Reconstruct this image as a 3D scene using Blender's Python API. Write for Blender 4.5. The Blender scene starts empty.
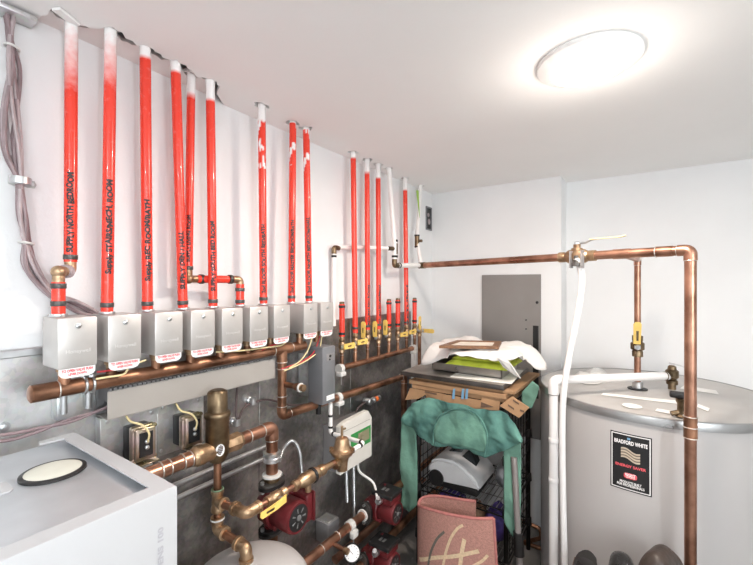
import bpy, bmesh, math, random
from mathutils import Vector, Matrix, noise
R = random.Random(7)
SC = bpy.context.scene
COL = SC.collection
PI = math.pi

# ------------------------------------------------------------------ camera and measuring
F, CX, HY, YAW = 395.0, 376.5, 284.0, math.radians(34)
CA, SA = math.cos(YAW), math.sin(YAW)
CAM = Vector((1.25, 0.0, 1.5))
ZC = CAM.z + 0.6435            # ceiling height
YB, YR = 2.564, 2.757          # chase face, back wall


def ray(u, v):
    s = (u - CX) / F
    return Vector((-SA + CA * s, CA + SA * s, (HY - v) / F))


def at_x(u, v, x):
    d = ray(u, v)
    return CAM + d * ((x - CAM.x) / d.x)


def at_y(u, v, y):
    d = ray(u, v)
    return CAM + d * ((y - CAM.y) / d.y)


def at_z(u, v, z):
    d = ray(u, v)
    return CAM + d * ((z - CAM.z) / d.z)


def at_t(u, v, t):
    return CAM + ray(u, v) * t


cam = bpy.data.cameras.new('camera')
cam_o = bpy.data.objects.new('camera', cam)
COL.objects.link(cam_o)
cam.sensor_fit = 'HORIZONTAL'
cam.sensor_width = 36.0
cam.lens = F / 753 * 36.0
cam.shift_y = 1.5 / 753
cam.clip_start = 0.02
cam_o.location = CAM
cam_o.rotation_euler = (PI / 2, 0, YAW)
SC.camera = cam_o

# ------------------------------------------------------------------ materials


def new_mat(name):
    m = bpy.data.materials.new(name)
    m.use_nodes = True
    nt = m.node_tree
    b = nt.nodes['Principled BSDF']
    return m, nt, b


def pm(name, col, rough=0.5, metal=0.0, var=0.08, scale=12.0, bump=0.0, bscale=60.0, coat=0.0, col2=None, rvar=0.08, emit=None, estr=0.0):
    m, nt, b = new_mat(name)
    tc = nt.nodes.new('ShaderNodeTexCoord')
    n = nt.nodes.new('ShaderNodeTexNoise')
    n.inputs['Scale'].default_value = scale
    n.inputs['Detail'].default_value = 5
    nt.links.new(tc.outputs['Object'], n.inputs['Vector'])
    rmp = nt.nodes.new('ShaderNodeValToRGB')
    c1 = [max(0, c * (1 - var)) for c in col]
    c2 = [min(1, c * (1 + var)) for c in (col2 or col)]
    rmp.color_ramp.elements[0].position = 0.35
    rmp.color_ramp.elements[1].position = 0.65
    rmp.color_ramp.elements[0].color = (*c1, 1)
    rmp.color_ramp.elements[1].color = (*c2, 1)
    nt.links.new(n.outputs['Fac'], rmp.inputs['Fac'])
    nt.links.new(rmp.outputs['Color'], b.inputs['Base Color'])
    b.inputs['Metallic'].default_value = metal
    mr = nt.nodes.new('ShaderNodeMapRange')
    mr.inputs['To Min'].default_value = max(0.02, rough - rvar)
    mr.inputs['To Max'].default_value = min(1, rough + rvar)
    nt.links.new(n.outputs['Fac'], mr.inputs['Value'])
    nt.links.new(mr.outputs['Result'], b.inputs['Roughness'])
    if coat:
        b.inputs['Coat Weight'].default_value = coat
        b.inputs['Coat Roughness'].default_value = 0.12
    if bump:
        n2 = nt.nodes.new('ShaderNodeTexNoise')
        n2.inputs['Scale'].default_value = bscale
        n2.inputs['Detail'].default_value = 4
        nt.links.new(tc.outputs['Object'], n2.inputs['Vector'])
        bp = nt.nodes.new('ShaderNodeBump')
        bp.inputs['Strength'].default_value = bump
        bp.inputs['Distance'].default_value = 0.01
        nt.links.new(n2.outputs['Fac'], bp.inputs['Height'])
        nt.links.new(bp.outputs['Normal'], b.inputs['Normal'])
    if emit:
        b.inputs['Emission Color'].default_value = (*emit, 1)
        b.inputs['Emission Strength'].default_value = estr
    return m


def galv(name, base, stain, scale=45):
    m, nt, b = new_mat(name)
    tc = nt.nodes.new('ShaderNodeTexCoord')
    vo = nt.nodes.new('ShaderNodeTexVoronoi')
    vo.inputs['Scale'].default_value = scale
    nt.links.new(tc.outputs['Object'], vo.inputs['Vector'])
    no = nt.nodes.new('ShaderNodeTexNoise')
    no.inputs['Scale'].default_value = 4.5
    no.inputs['Detail'].default_value = 8
    no.inputs['Roughness'].default_value = 0.65
    nt.links.new(tc.outputs['Object'], no.inputs['Vector'])
    r1 = nt.nodes.new('ShaderNodeValToRGB')
    r1.color_ramp.elements[0].position = 0.42
    r1.color_ramp.elements[1].position = 0.62
    r1.color_ramp.elements[0].color = (*stain, 1)
    r1.color_ramp.elements[1].color = (*base, 1)
    nt.links.new(no.outputs['Fac'], r1.inputs['Fac'])
    mx = nt.nodes.new('ShaderNodeMix')
    mx.data_type = 'RGBA'
    mx.blend_type = 'OVERLAY'
    mx.inputs['Factor'].default_value = 0.14
    nt.links.new(r1.outputs['Color'], mx.inputs['A'])
    nt.links.new(vo.outputs['Color'], mx.inputs['B'])
    hs = nt.nodes.new('ShaderNodeHueSaturation')
    hs.inputs['Saturation'].default_value = 0.35
    nt.links.new(mx.outputs['Result'], hs.inputs['Color'])
    nt.links.new(hs.outputs['Color'], b.inputs['Base Color'])
    b.inputs['Metallic'].default_value = 0.85
    mr = nt.nodes.new('ShaderNodeMapRange')
    mr.inputs['To Min'].default_value = 0.30
    mr.inputs['To Max'].default_value = 0.5
    nt.links.new(no.outputs['Fac'], mr.inputs['Value'])
    nt.links.new(mr.outputs['Result'], b.inputs['Roughness'])
    return m


def paint_mat():
    """red oxygen-barrier tubing with white overspray driven by a per-vertex paint amount"""
    m, nt, b = new_mat('red_tubing')
    at = nt.nodes.new('ShaderNodeAttribute')
    at.attribute_name = 'paint'
    tc = nt.nodes.new('ShaderNodeTexCoord')
    n = nt.nodes.new('ShaderNodeTexNoise')
    n.inputs['Scale'].default_value = 70
    n.inputs['Detail'].default_value = 5
    nt.links.new(tc.outputs['Object'], n.inputs['Vector'])
    ma = nt.nodes.new('ShaderNodeMath')
    ma.operation = 'MULTIPLY_ADD'
    ma.inputs[1].default_value = 0.5
    ma.inputs[2].default_value = -0.25
    nt.links.new(n.outputs['Fac'], ma.inputs[0])
    md = nt.nodes.new('ShaderNodeMath')
    md.operation = 'ADD'
    md.use_clamp = True
    nt.links.new(at.outputs['Fac'], md.inputs[0])
    nt.links.new(ma.outputs['Value'], md.inputs[1])
    rp = nt.nodes.new('ShaderNodeValToRGB')
    rp.color_ramp.elements[0].position = 0.05
    rp.color_ramp.elements[1].position = 0.95
    rp.color_ramp.elements[0].color = (0.80, 0.045, 0.022, 1)
    rp.color_ramp.elements[1].color = (0.88, 0.86, 0.85, 1)
    nt.links.new(md.outputs['Value'], rp.inputs['Fac'])
    nt.links.new(rp.outputs['Color'], b.inputs['Base Color'])
    b.inputs['Roughness'].default_value = 0.27
    b.inputs['Coat Weight'].default_value = 0.3
    return m


M = {}
M['wall'] = pm('wall_paint', (0.80, 0.805, 0.81), 0.75, var=0.02, scale=3, bump=0.05, bscale=120)
M['ceiling'] = pm('ceiling_paint', (0.91, 0.905, 0.895), 0.85, var=0.015, scale=2, bump=0.06, bscale=160)
M['drywall_strip'] = pm('primed_drywall', (0.84, 0.80, 0.785), 0.8, var=0.04, scale=8)
M['void'] = pm('dark_joist_space', (0.05, 0.04, 0.035), 0.9)
M['floor'] = pm('concrete_floor', (0.17, 0.16, 0.15), 0.7, var=0.25, scale=4, bump=0.2)
M['galv_new'] = galv('bright_galvanized_sheet', (0.76, 0.765, 0.765), (0.58, 0.57, 0.56), 80)
M['galv'] = galv('weathered_galvanized_sheet', (0.44, 0.395, 0.36), (0.19, 0.165, 0.15), 80)
M['galv2'] = galv('galvanized_box_steel', (0.66, 0.68, 0.68), (0.45, 0.45, 0.45), 60)
M['steel'] = pm('zinc_plated_steel', (0.62, 0.63, 0.64), 0.32, 0.95, var=0.1, scale=25)
M['zone'] = pm('brushed_housing', (0.60, 0.575, 0.555), 0.40, 0.6, var=0.05, scale=14)
M['emboss'] = pm('embossed_metal', (0.85, 0.83, 0.81), 0.35, 0.6)
M['copper'] = pm('copper', (0.35, 0.17, 0.11), 0.32, 0.93, var=0.22, scale=12, col2=(0.47, 0.255, 0.175), rvar=0.12)
M['copper_old'] = pm('tarnished_copper', (0.23, 0.115, 0.07), 0.36, 0.92, var=0.28, scale=12, col2=(0.40, 0.205, 0.125), rvar=0.12)
M['solder'] = pm('solder', (0.68, 0.62, 0.56), 0.4, 0.9, var=0.1, scale=60)
M['brass'] = pm('cast_brass', (0.36, 0.23, 0.135), 0.38, 0.92, var=0.2, scale=30, bump=0.15, bscale=200, col2=(0.50, 0.35, 0.22))
M['bronze'] = pm('dark_bronze', (0.13, 0.092, 0.055), 0.38, 0.92, var=0.25, scale=18, col2=(0.23, 0.165, 0.10))
M['red'] = paint_mat()
M['white_pex'] = pm('white_tubing', (0.86, 0.84, 0.82), 0.35, var=0.02, scale=20)
M['pvc'] = pm('white_pipe_cover', (0.76, 0.74, 0.73), 0.45, var=0.02, scale=10)
M['black'] = pm('black_rubber', (0.012, 0.011, 0.011), 0.5, var=0.2)
M['band'] = pm('grey_crimp_band', (0.10, 0.095, 0.09), 0.4, 0.6, var=0.2)
M['ink'] = pm('black_marker_ink', (0.03, 0.015, 0.015), 0.5)
M['white'] = pm('white_enamel', (0.48, 0.485, 0.50), 0.35, var=0.01, scale=5)
M['white_plastic'] = pm('white_plastic', (0.66, 0.65, 0.63), 0.45, var=0.03)
M['label_white'] = pm('white_label', (0.88, 0.86, 0.85), 0.5, var=0.02)
M['label_red'] = pm('red_label_ink', (0.72, 0.10, 0.12), 0.5)
M['boiler_steel'] = pm('boiler_top_steel', (0.62, 0.645, 0.675), 0.36, 0.7, var=0.10, scale=7, rvar=0.14)
M['cream'] = pm('cream_cap', (0.66, 0.66, 0.58), 0.6, var=0.04, scale=20)
M['grey_print'] = pm('grey_print', (0.42, 0.41, 0.44), 0.5)
M['duct'] = pm('grey_wire_duct', (0.37, 0.345, 0.32), 0.5, var=0.02)
M['cable'] = pm('mauve_cable_jacket', (0.26, 0.19, 0.20), 0.45, var=0.15, scale=30)
M['cable2'] = pm('grey_cable_jacket', (0.40, 0.33, 0.34), 0.45, var=0.12, scale=30)
M['dark_cable'] = pm('dark_cable_jacket', (0.10, 0.07, 0.07), 0.45, var=0.2)
M['yellow'] = pm('yellow_grip', (0.84, 0.58, 0.15), 0.45, var=0.06, scale=30)
M['wire_cream'] = pm('cream_wire', (0.78, 0.65, 0.36), 0.45)
M['wire_red'] = pm('red_wire', (0.55, 0.05, 0.06), 0.45)
M['pump'] = pm('dark_red_pump_paint', (0.115, 0.011, 0.014), 0.42, var=0.12, scale=18)
M['plate'] = pm('black_plate', (0.014, 0.014, 0.015), 0.4)
M['plate_grey'] = pm('plate_print', (0.16, 0.16, 0.16), 0.4)
M['slate'] = pm('slate_grey_cover', (0.20, 0.205, 0.22), 0.42, 0.25, var=0.05)
M['slate_lt'] = pm('grey_cover', (0.27, 0.265, 0.27), 0.42, 0.25, var=0.05)
M['ctrl'] = pm('control_cover', (0.74, 0.71, 0.66), 0.45, var=0.03)
M['green'] = pm('green_label', (0.05, 0.30, 0.08), 0.45)
M['khaki'] = pm('khaki_window', (0.30, 0.27, 0.17), 0.3)
M['panel'] = pm('grey_panel_enamel', (0.25, 0.235, 0.225), 0.5, 0.1, var=0.03, scale=6)
M['tank'] = pm('tank_jacket', (0.50, 0.475, 0.465), 0.42, 0.1, var=0.02, scale=4)
M['tank_top'] = pm('tank_lid', (0.50, 0.48, 0.46), 0.42, 0.3, var=0.05, scale=7)
M['tank_rim'] = pm('tank_rim', (0.36, 0.36, 0.36), 0.30, 0.85, var=0.05, scale=9)
M['tape'] = pm('white_tape', (0.85, 0.83, 0.80), 0.55)
M['paper'] = pm('white_paper', (0.85, 0.84, 0.81), 0.7, var=0.03)
M['exp'] = pm('expansion_tank_paint', (0.50, 0.48, 0.475), 0.42, var=0.03, scale=6)
M['teal'] = pm('teal_cloth', (0.065, 0.175, 0.155), 0.9, var=0.14, scale=9, bump=0.3, bscale=40, col2=(0.115, 0.26, 0.215))
M['teal_lt'] = pm('pale_green_lining', (0.14, 0.28, 0.215), 0.9, var=0.12, scale=12, bump=0.3, bscale=40)
M['verdigris'] = pm('verdigris', (0.16, 0.24, 0.15), 0.6, 0.3)
M['teal_in'] = pm('teal_inside', (0.10, 0.225, 0.185), 0.9, var=0.14, scale=12, bump=0.3, bscale=40, col2=(0.14, 0.29, 0.22))
M['cloth_white'] = pm('white_bedsheet', (0.75, 0.725, 0.70), 0.85, var=0.03, bump=0.3, bscale=25)
M['lime'] = pm('lime_cloth', (0.62, 0.70, 0.07), 0.8, var=0.12, scale=20)
M['cardboard'] = pm('cardboard', (0.38, 0.22, 0.115), 0.8, var=0.12, scale=10)
M['cardboard_dk'] = pm('cardboard_print', (0.12, 0.07, 0.045), 0.8)
M['blue_tape'] = pm('blue_tape', (0.16, 0.33, 0.50), 0.5)
M['tray_dark'] = pm('dark_baking_tray', (0.10, 0.09, 0.085), 0.32, 0.7, var=0.3, scale=9)
M['tray_brown'] = pm('tray_top', (0.30, 0.27, 0.245), 0.42, 0.2, var=0.3, scale=9)
M['stainless'] = pm('stainless', (0.46, 0.44, 0.42), 0.30, 0.9, var=0.1, scale=15)
M['wood'] = pm('frame_wood', (0.19, 0.09, 0.04), 0.5, var=0.25, scale=40)
M['linen'] = pm('frame_mat', (0.72, 0.66, 0.58), 0.7)
M['rug'] = pm('pink_rug', (0.50, 0.255, 0.21), 0.95, var=0.12, scale=120, bump=0.6, bscale=260)
M['rug_edge'] = pm('rug_binding', (0.43, 0.16, 0.145), 0.9, var=0.1, scale=60)
M['rug_cream'] = pm('rug_cream_pile', (0.74, 0.56, 0.37), 0.95, var=0.1, scale=100)
M['rug_dark'] = pm('rug_dark_pile', (0.16, 0.14, 0.12), 0.95, var=0.1, scale=100)
M['appl'] = pm('appliance_shell', (0.62, 0.61, 0.61), 0.4, var=0.03)
M['appl_dk'] = pm('appliance_window', (0.03, 0.035, 0.04), 0.2)
M['pole'] = pm('grey_tube', (0.32, 0.29, 0.28), 0.4, 0.4)
M['purple'] = pm('purple_fabric', (0.07, 0.045, 0.20), 0.8, var=0.5, scale=20)
M['tan'] = pm('tan_packaging', (0.22, 0.13, 0.08), 0.7, var=0.5, scale=30)
M['wirerack'] = pm('black_wire', (0.02, 0.019, 0.018), 0.35, 0.7, var=0.2)
M['wirerack_lt'] = pm('chrome_wire', (0.40, 0.39, 0.38), 0.3, 0.9)
M['boot'] = pm('boot_leather', (0.045, 0.032, 0.026), 0.45, var=0.3, scale=14, bump=0.2, bscale=80)
M['boot_black'] = pm('black_boot_rubber', (0.009, 0.0085, 0.0085), 0.28, var=0.2)
M['bench'] = pm('bench_wood', (0.16, 0.09, 0.05), 0.55, var=0.25, scale=16)
M['orange'] = pm('orange_connector', (0.72, 0.16, 0.04), 0.4)
M['tag'] = pm('tag_green', (0.30, 0.50, 0.08), 0.7)
M['iridescent'] = pm('yellow_zinc', (0.52, 0.47, 0.28), 0.30, 0.9, var=0.25, scale=22, col2=(0.52, 0.40, 0.38))
M['lens'] = pm('light_lens', (1, 1, 1), 0.5, emit=(1.0, 0.95, 0.88), estr=9.0)
M['trim_white'] = pm('light_trim', (0.86, 0.85, 0.84), 0.4)

# ------------------------------------------------------------------ mesh building
ORG = {}


def thing(name, label, cat, loc=(0, 0, 0), group=None, rot=(0, 0, 0)):
    o = bpy.data.objects.new(name, None)
    o.empty_display_size = 0.05
    COL.objects.link(o)
    o.location = loc
    o.rotation_euler = rot
    o['label'] = label
    o['category'] = cat
    if group:
        o['group'] = group
    ORG[o] = Vector(loc)
    return o


def tag(o, label, cat, group=None):
    o['label'] = label
    o['category'] = cat
    if group:
        o['group'] = group
    return o


def build(name, bm, mat, parent=None, angle=38, smooth=True, label=None, local=False, kind=None, normals=True):
    if normals:
        bmesh.ops.recalc_face_normals(bm, faces=bm.faces)
    me = bpy.data.meshes.new(name)
    org = Vector((0, 0, 0))
    if parent is not None:
        org = ORG[parent]
        if not local:
            bmesh.ops.translate(bm, vec=-org, verts=bm.verts)
    bm.to_mesh(me)
    bm.free()
    o = bpy.data.objects.new(name, me)
    COL.objects.link(o)
    if parent is not None:
        o.parent = parent
        ORG[o] = org
    else:
        ORG[o] = Vector((0, 0, 0))
    for m in (mat if isinstance(mat, (list, tuple)) else [mat]):
        me.materials.append(M[m] if isinstance(m, str) else m)
    if smooth:
        me.polygons.foreach_set('use_smooth', [True] * len(me.polygons))
        me.set_sharp_from_angle(angle=math.radians(angle))
    if label:
        o['label'] = label
    if kind:
        o['kind'] = kind
    return o


def dup(root, loc, label, group=None):
    c = root.copy()
    COL.objects.link(c)
    c.location = loc
    c['label'] = label
    for ch in list(root.children):
        d = ch.copy()
        COL.objects.link(d)
        d.parent = c
        for g in list(ch.children):
            e = g.copy()
            COL.objects.link(e)
            e.parent = d
    return c


def BM():
    return bmesh.new()


def add_box(bm, c, s, bev=0.0, seg=2, mat=None, mi=0):
    r = bmesh.ops.create_cube(bm, size=1.0)
    vs = r['verts']
    for v in vs:
        v.co = Vector((v.co.x * s[0], v.co.y * s[1], v.co.z * s[2]))
    fs = list({f for v in vs for f in v.link_faces})
    if bev > 0:
        es = list({e for v in vs for e in v.link_edges})
        b = bmesh.ops.bevel(bm, geom=es, offset=bev, segments=seg, affect='EDGES', profile=0.5)
        vs = list({v for f in b['faces'] for v in f.verts} | {v for v in vs if v.is_valid})
        fs = list({f for v in vs for f in v.link_faces})
    for f in fs:
        f.material_index = mi
    for v in vs:
        co = v.co if mat is None else mat @ v.co
        v.co = co + Vector(c)
    return vs


def box_mm(bm, lo, hi, bev=0.0, seg=2, mi=0):
    lo, hi = Vector(lo), Vector(hi)
    return add_box(bm, (lo + hi) / 2, hi - lo, bev, seg, mi=mi)


def frames(path):
    out = []
    n = len(path)
    up = None
    for i in range(n):
        a = path[max(0, i - 1)]
        b = path[min(n - 1, i + 1)]
        t = (b - a).normalized()
        if up is None:
            ref = Vector((0, 0, 1)) if abs(t.z) < 0.9 else Vector((1, 0, 0))
            up = (ref - t * ref.dot(t)).normalized()
        else:
            up = (up - t * up.dot(t))
            if up.length < 1e-5:
                ref = Vector((0, 0, 1)) if abs(t.z) < 0.9 else Vector((1, 0, 0))
                up = ref - t * ref.dot(t)
            up.normalize()
        out.append((t, up, t.cross(up)))
    return out


def fillet(pts, rad, n=7):
    pts = [Vector(p) for p in pts]
    if rad <= 0 or len(pts) < 3:
        return pts
    out = [pts[0]]
    for i in range(1, len(pts) - 1):
        a, b, c = pts[i - 1], pts[i], pts[i + 1]
        d1, d2 = (a - b), (c - b)
        l1, l2 = d1.length, d2.length
        d1.normalize()
        d2.normalize()
        ang = d1.angle(d2, PI)
        if ang > PI - 0.02:
            out.append(b)
            continue
        cut = min(rad / math.tan(ang / 2), l1 * 0.49, l2 * 0.49)
        p, q = b + d1 * cut, b + d2 * cut
        for k in range(n + 1):
            s = k / n
            out.append(p * (1 - s) ** 2 + b * 2 * s * (1 - s) + q * s * s)
    out.append(pts[-1])
    return out


def resample(path, step):
    out = [path[0]]
    for a, b in zip(path, path[1:]):
        k = max(1, int(math.ceil((b - a).length / step)))
        for i in range(1, k + 1):
            out.append(a.lerp(b, i / k))
    return out


def catmull(pts, n=6):
    pts = [Vector(p) for p in pts]
    P = [pts[0] * 2 - pts[1]] + pts + [pts[-1] * 2 - pts[-2]]
    out = []
    for i in range(1, len(P) - 2):
        p0, p1, p2, p3 = P[i - 1:i + 3]
        for k in range(n):
            t = k / n
            out.append(0.5 * ((2 * p1) + (p2 - p0) * t + (2 * p0 - 5 * p1 + 4 * p2 - p3) * t * t + (3 * p1 - p0 - 3 * p2 + p3) * t ** 3))
    out.append(pts[-1])
    return out


def add_tube(bm, path, r, seg=14, caps=True):
    path = [Vector(p) for p in path]
    fr = frames(path)
    rs = r if isinstance(r, (list, tuple)) else [r] * len(path)
    rings = []
    for p, (t, u, w), rr in zip(path, fr, rs):
        rings.append([bm.verts.new(p + (u * math.cos(2 * PI * k / seg) + w * math.sin(2 * PI * k / seg)) * rr) for k in range(seg)])
    for a, b in zip(rings, rings[1:]):
        for k in range(seg):
            bm.faces.new((a[k], a[(k + 1) % seg], b[(k + 1) % seg], b[k]))
    if caps:
        bm.faces.new(list(reversed(rings[0])))
        bm.faces.new(rings[-1])
    return rings


def add_cyl(bm, p0, p1, r, seg=18, r2=None):
    return add_tube(bm, [p0, p1], [r, r if r2 is None else r2], seg)


def add_lathe(bm, prof, org, axis=(0, 0, 1), seg=24, caps=True):
    """prof: list of (distance along axis, radius)"""
    ax = Vector(axis).normalized()
    org = Vector(org)
    ref = Vector((0, 0, 1)) if abs(ax.z) < 0.9 else Vector((1, 0, 0))
    u = (ref - ax * ref.dot(ax)).normalized()
    w = ax.cross(u)
    rings = []
    for h, rr in prof:
        rr = max(rr, 1e-4)
        rings.append([bm.verts.new(org + ax * h + (u * math.cos(2 * PI * k / seg) + w * math.sin(2 * PI * k / seg)) * rr) for k in range(seg)])
    for a, b in zip(rings, rings[1:]):
        for k in range(seg):
            bm.faces.new((a[k], a[(k + 1) % seg], b[(k + 1) % seg], b[k]))
    if caps:
        bm.faces.new(list(reversed(rings[0])))
        bm.faces.new(rings[-1])


def add_torus(bm, c, axis, R0, r0, seg=20, s2=8):
    prof = []
    add = []
    for k in range(s2 + 1):
        a = 2 * PI * k / s2
        prof.append((math.sin(a) * r0, R0 + math.cos(a) * r0))
    add_lathe(bm, prof, c, axis, seg, caps=False)


def add_prism(bm, poly, vec):
    """poly: list of 3D points (planar); extruded by vec"""
    vec = Vector(vec)
    a = [bm.verts.new(Vector(p)) for p in poly]
    b = [bm.verts.new(Vector(p) + vec) for p in poly]
    bm.faces.new(a)
    bm.faces.new(list(reversed(b)))
    n = len(a)
    for i in range(n):
        bm.faces.new((a[i], a[(i + 1) % n], b[(i + 1) % n], b[i]))


def add_sphere(bm, c, r, sc=(1, 1, 1), u=16, v=10, mat=None):
    res = bmesh.ops.create_uvsphere(bm, u_segments=u, v_segments=v, radius=r)
    for q in res['verts']:
        p = Vector((q.co.x * sc[0], q.co.y * sc[1], q.co.z * sc[2]))
        if mat is not None:
            p = mat @ p
        q.co = p + Vector(c)


def lerp_poly(pts, u):
    for a, b in zip(pts, pts[1:]):
        if u <= b[0]:
            s = 0 if b[0] == a[0] else (u - a[0]) / (b[0] - a[0])
            return a[1] + (b[1] - a[1]) * max(0, min(1, s))
    return pts[-1][1]


# text as mesh: list of (x, y) verts and faces, x along the writing
_TXT = {}


def text_geo(body, size, bold=0.0):
    key = (body, size, bold)
    if key in _TXT:
        return _TXT[key]
    cu = bpy.data.curves.new('lettering', 'FONT')
    cu.body = body
    cu.size = size
    cu.resolution_u = 3
    cu.offset = size * bold
    o = bpy.data.objects.new('lettering', cu)
    COL.objects.link(o)
    dg = bpy.context.evaluated_depsgraph_get()
    me = bpy.data.meshes.new_from_object(o.evaluated_get(dg))
    vs = [(v.co.x, v.co.y) for v in me.vertices]
    fs = [tuple(p.vertices) for p in me.polygons]
    bpy.data.objects.remove(o)
    bpy.data.curves.remove(cu)
    bpy.data.meshes.remove(me)
    w = max(v[0] for v in vs)
    _TXT[key] = (vs, fs, w)
    return _TXT[key]


def add_text(bm, body, size, org, ex, ey, fit=None, center=False, map_fn=None, depth=0.0, sx=1.0, bold=0.0):
    """flat lettering on a surface; org = start of baseline; ex writing direction; ey letter-up"""
    vs, fs, w = text_geo(body, size, bold)
    k = sx if fit is None else fit / w
    ex, ey, org = Vector(ex).normalized(), Vector(ey).normalized(), Vector(org)
    off = -w * k / 2 if center else 0
    tb = bmesh.new()
    tv = [tb.verts.new((x * k + off, y, 0)) for x, y in vs]
    for f in fs:
        try:
            tb.faces.new([tv[i] for i in f])
        except ValueError:
            pass
    if map_fn:
        for _ in range(3):
            es = [e for e in tb.edges if e.calc_length() > 0.0035]
            if not es:
                break
            bmesh.ops.subdivide_edges(tb, edges=es, cuts=1, use_grid_fill=False)
            bmesh.ops.triangulate(tb, faces=[f for f in tb.faces if len(f.verts) > 3])
    nv = {v: bm.verts.new(map_fn(v.co.x, v.co.y) if map_fn else org + ex * v.co.x + ey * v.co.y) for v in tb.verts}
    faces = []
    for f in tb.faces:
        try:
            faces.append(bm.faces.new([nv[v] for v in f.verts]))
        except ValueError:
            pass
    tb.free()
    if depth:
        n = ex.cross(ey)
        ret = bmesh.ops.extrude_face_region(bm, geom=faces)
        bmesh.ops.translate(bm, vec=n * depth, verts=[g for g in ret['geom'] if isinstance(g, bmesh.types.BMVert)])


def struct(name, bm, mat, **k):
    o = build(name, bm, mat, **k)
    o['kind'] = 'structure'
    return o


def curve_fill(loops, z0, z1):
    """planar polygon with holes in XY, extruded between z0 and z1"""
    cu = bpy.data.curves.new('plan', 'CURVE')
    cu.dimensions = '2D'
    cu.fill_mode = 'BOTH'
    for lp in loops:
        sp = cu.splines.new('POLY')
        sp.points.add(len(lp) - 1)
        for p, q in zip(sp.points, lp):
            p.co = (q[0], q[1], 0, 1)
        sp.use_cyclic_u = True
    cu.extrude = (z1 - z0) / 2
    o = bpy.data.objects.new('plan', cu)
    COL.objects.link(o)
    dg = bpy.context.evaluated_depsgraph_get()
    me = bpy.data.meshes.new_from_object(o.evaluated_get(dg))
    bm = bmesh.new()
    bm.from_mesh(me)
    bmesh.ops.translate(bm, vec=(0, 0, (z0 + z1) / 2), verts=bm.verts)
    bpy.data.objects.remove(o)
    bpy.data.curves.remove(cu)
    bpy.data.meshes.remove(me)
    return bm


# ------------------------------------------------------------------ room
XR, YF = 3.4, -1.25
T = 0.1
XCH = 0.847   # end of the chase
HT = ZC + 0.3
b = BM(); box_mm(b, (-T, YF - T, -T), (XR + T, YR + T, 0)); struct('floor', b, 'floor', smooth=False)
b = BM(); box_mm(b, (-T, YF - T, 0), (0, YR + T, HT)); struct('wall_left', b, 'wall', smooth=False)
b = BM(); box_mm(b, (0, YR, 0), (XR + T, YR + T, HT)); struct('wall_back', b, 'wall', smooth=False)
b = BM(); box_mm(b, (0, YB, 0), (XCH, YR, HT)); struct('wall_chase', b, 'wall', smooth=False)
b = BM(); box_mm(b, (XR, YF, 0), (XR + T, YR, HT)); struct('wall_right', b, 'wall', smooth=False)
b = BM(); box_mm(b, (0, YF - T, 0), (XR + T, YF, HT)); struct('wall_front', b, 'wall', smooth=False)

# riser positions at the ceiling
TOPS = [(71.5, 23), (111, 31), (145, 48), (175, 63), (191.5, 78), (210, 81), (261.5, 106), (293, 123), (306, 128.5),
        (353, 152.5), (367, 160), (378, 164.5), (388, 168.5), (405, 178.5), (420, 186)]
TOPP = [at_z(u, v, ZC) for u, v in TOPS]
for p in TOPP:
    p.x = max(0.045, p.x)


def rough_ring(c, r, n=18, jit=0.25, sx=0.0):
    return [(c.x + sx + math.cos(2 * PI * k / n) * r * (1 + R.uniform(-jit, jit)), c.y + math.sin(2 * PI * k / n) * r * (1 + R.uniform(-jit, jit))) for k in range(n)]


edge_px = [(0, 5), (5, 6), (11, 8), (19, 10), (27, 14), (33, 17), (37.5, 19), (42, 17), (46, 16), (49, 12), (52, 9), (58, 13), (64, 18), (72, 21.5), (79, 26),
           (90, 28), (104, 28), (113, 28), (121, 33), (129, 40), (138, 45), (151, 47), (160, 55), (168, 60), (177, 60), (185, 66), (193, 73), (199, 77), (208, 78), (217, 82), (219, 88)]
edge = [at_z(u, v, ZC) for u, v in edge_px]
outer = [(0.0, YF), (0.16, YF), (0.15, -0.3)] + [(max(0.012, p.x + R.uniform(-.006, .006)), p.y + R.uniform(-.002, .002)) for p in resample(edge, 0.012)]
ylast = edge[-1].y
outer += [(0.055, ylast + 0.02), (0.012, ylast + 0.07), (0.0, ylast + 0.09), (0.0, YR), (XR, YR), (XR, YF)]
holes = []
for i, p in enumerate(TOPP):
    if i >= 6:
        q = p.copy()
        holes.append(rough_ring(q, 0.026, 16, 0.32, 0.0))
bm = curve_fill([outer] + holes, ZC, ZC + 0.014)
struct('ceiling', bm, 'ceiling', smooth=False)
# the board strip that shows behind the broken edge, with the holes of the first risers
strip = [(0.0, YF), (0.13, YF), (0.13, -0.3)] + [(max(0.004, p.x - 0.036 + R.uniform(-.008, .007)), p.y) for p in resample(edge, 0.014)] + [(0.0, ylast + 0.02)]
bm = curve_fill([strip] + [rough_ring(p, 0.022, 14, 0.2) for p in TOPP[:6]], ZC + 0.012, ZC + 0.020)
struct('trim_1', bm, 'drywall_strip', smooth=False)
b = BM(); box_mm(b, (0, YF, HT - 0.12), (XR, YR, HT - 0.1)); struct('ceiling_backing', b, 'void', smooth=False)
# lifted flake of plaster beside the first riser
fl = tag(build('plaster_flake', (lambda q: (add_prism(q, [at_z(u, v, ZC - 0.002) for u, v in [(52, 8), (60, 7), (70, 15), (80, 23), (76, 25), (64, 17)]], (0, 0, -0.006)), q)[1])(BM()), 'ceiling', smooth=False),
         'loose plaster flake on the ceiling edge beside the leftmost red pipe', 'plaster')

# ------------------------------------------------------------------ ceiling lights


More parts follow.
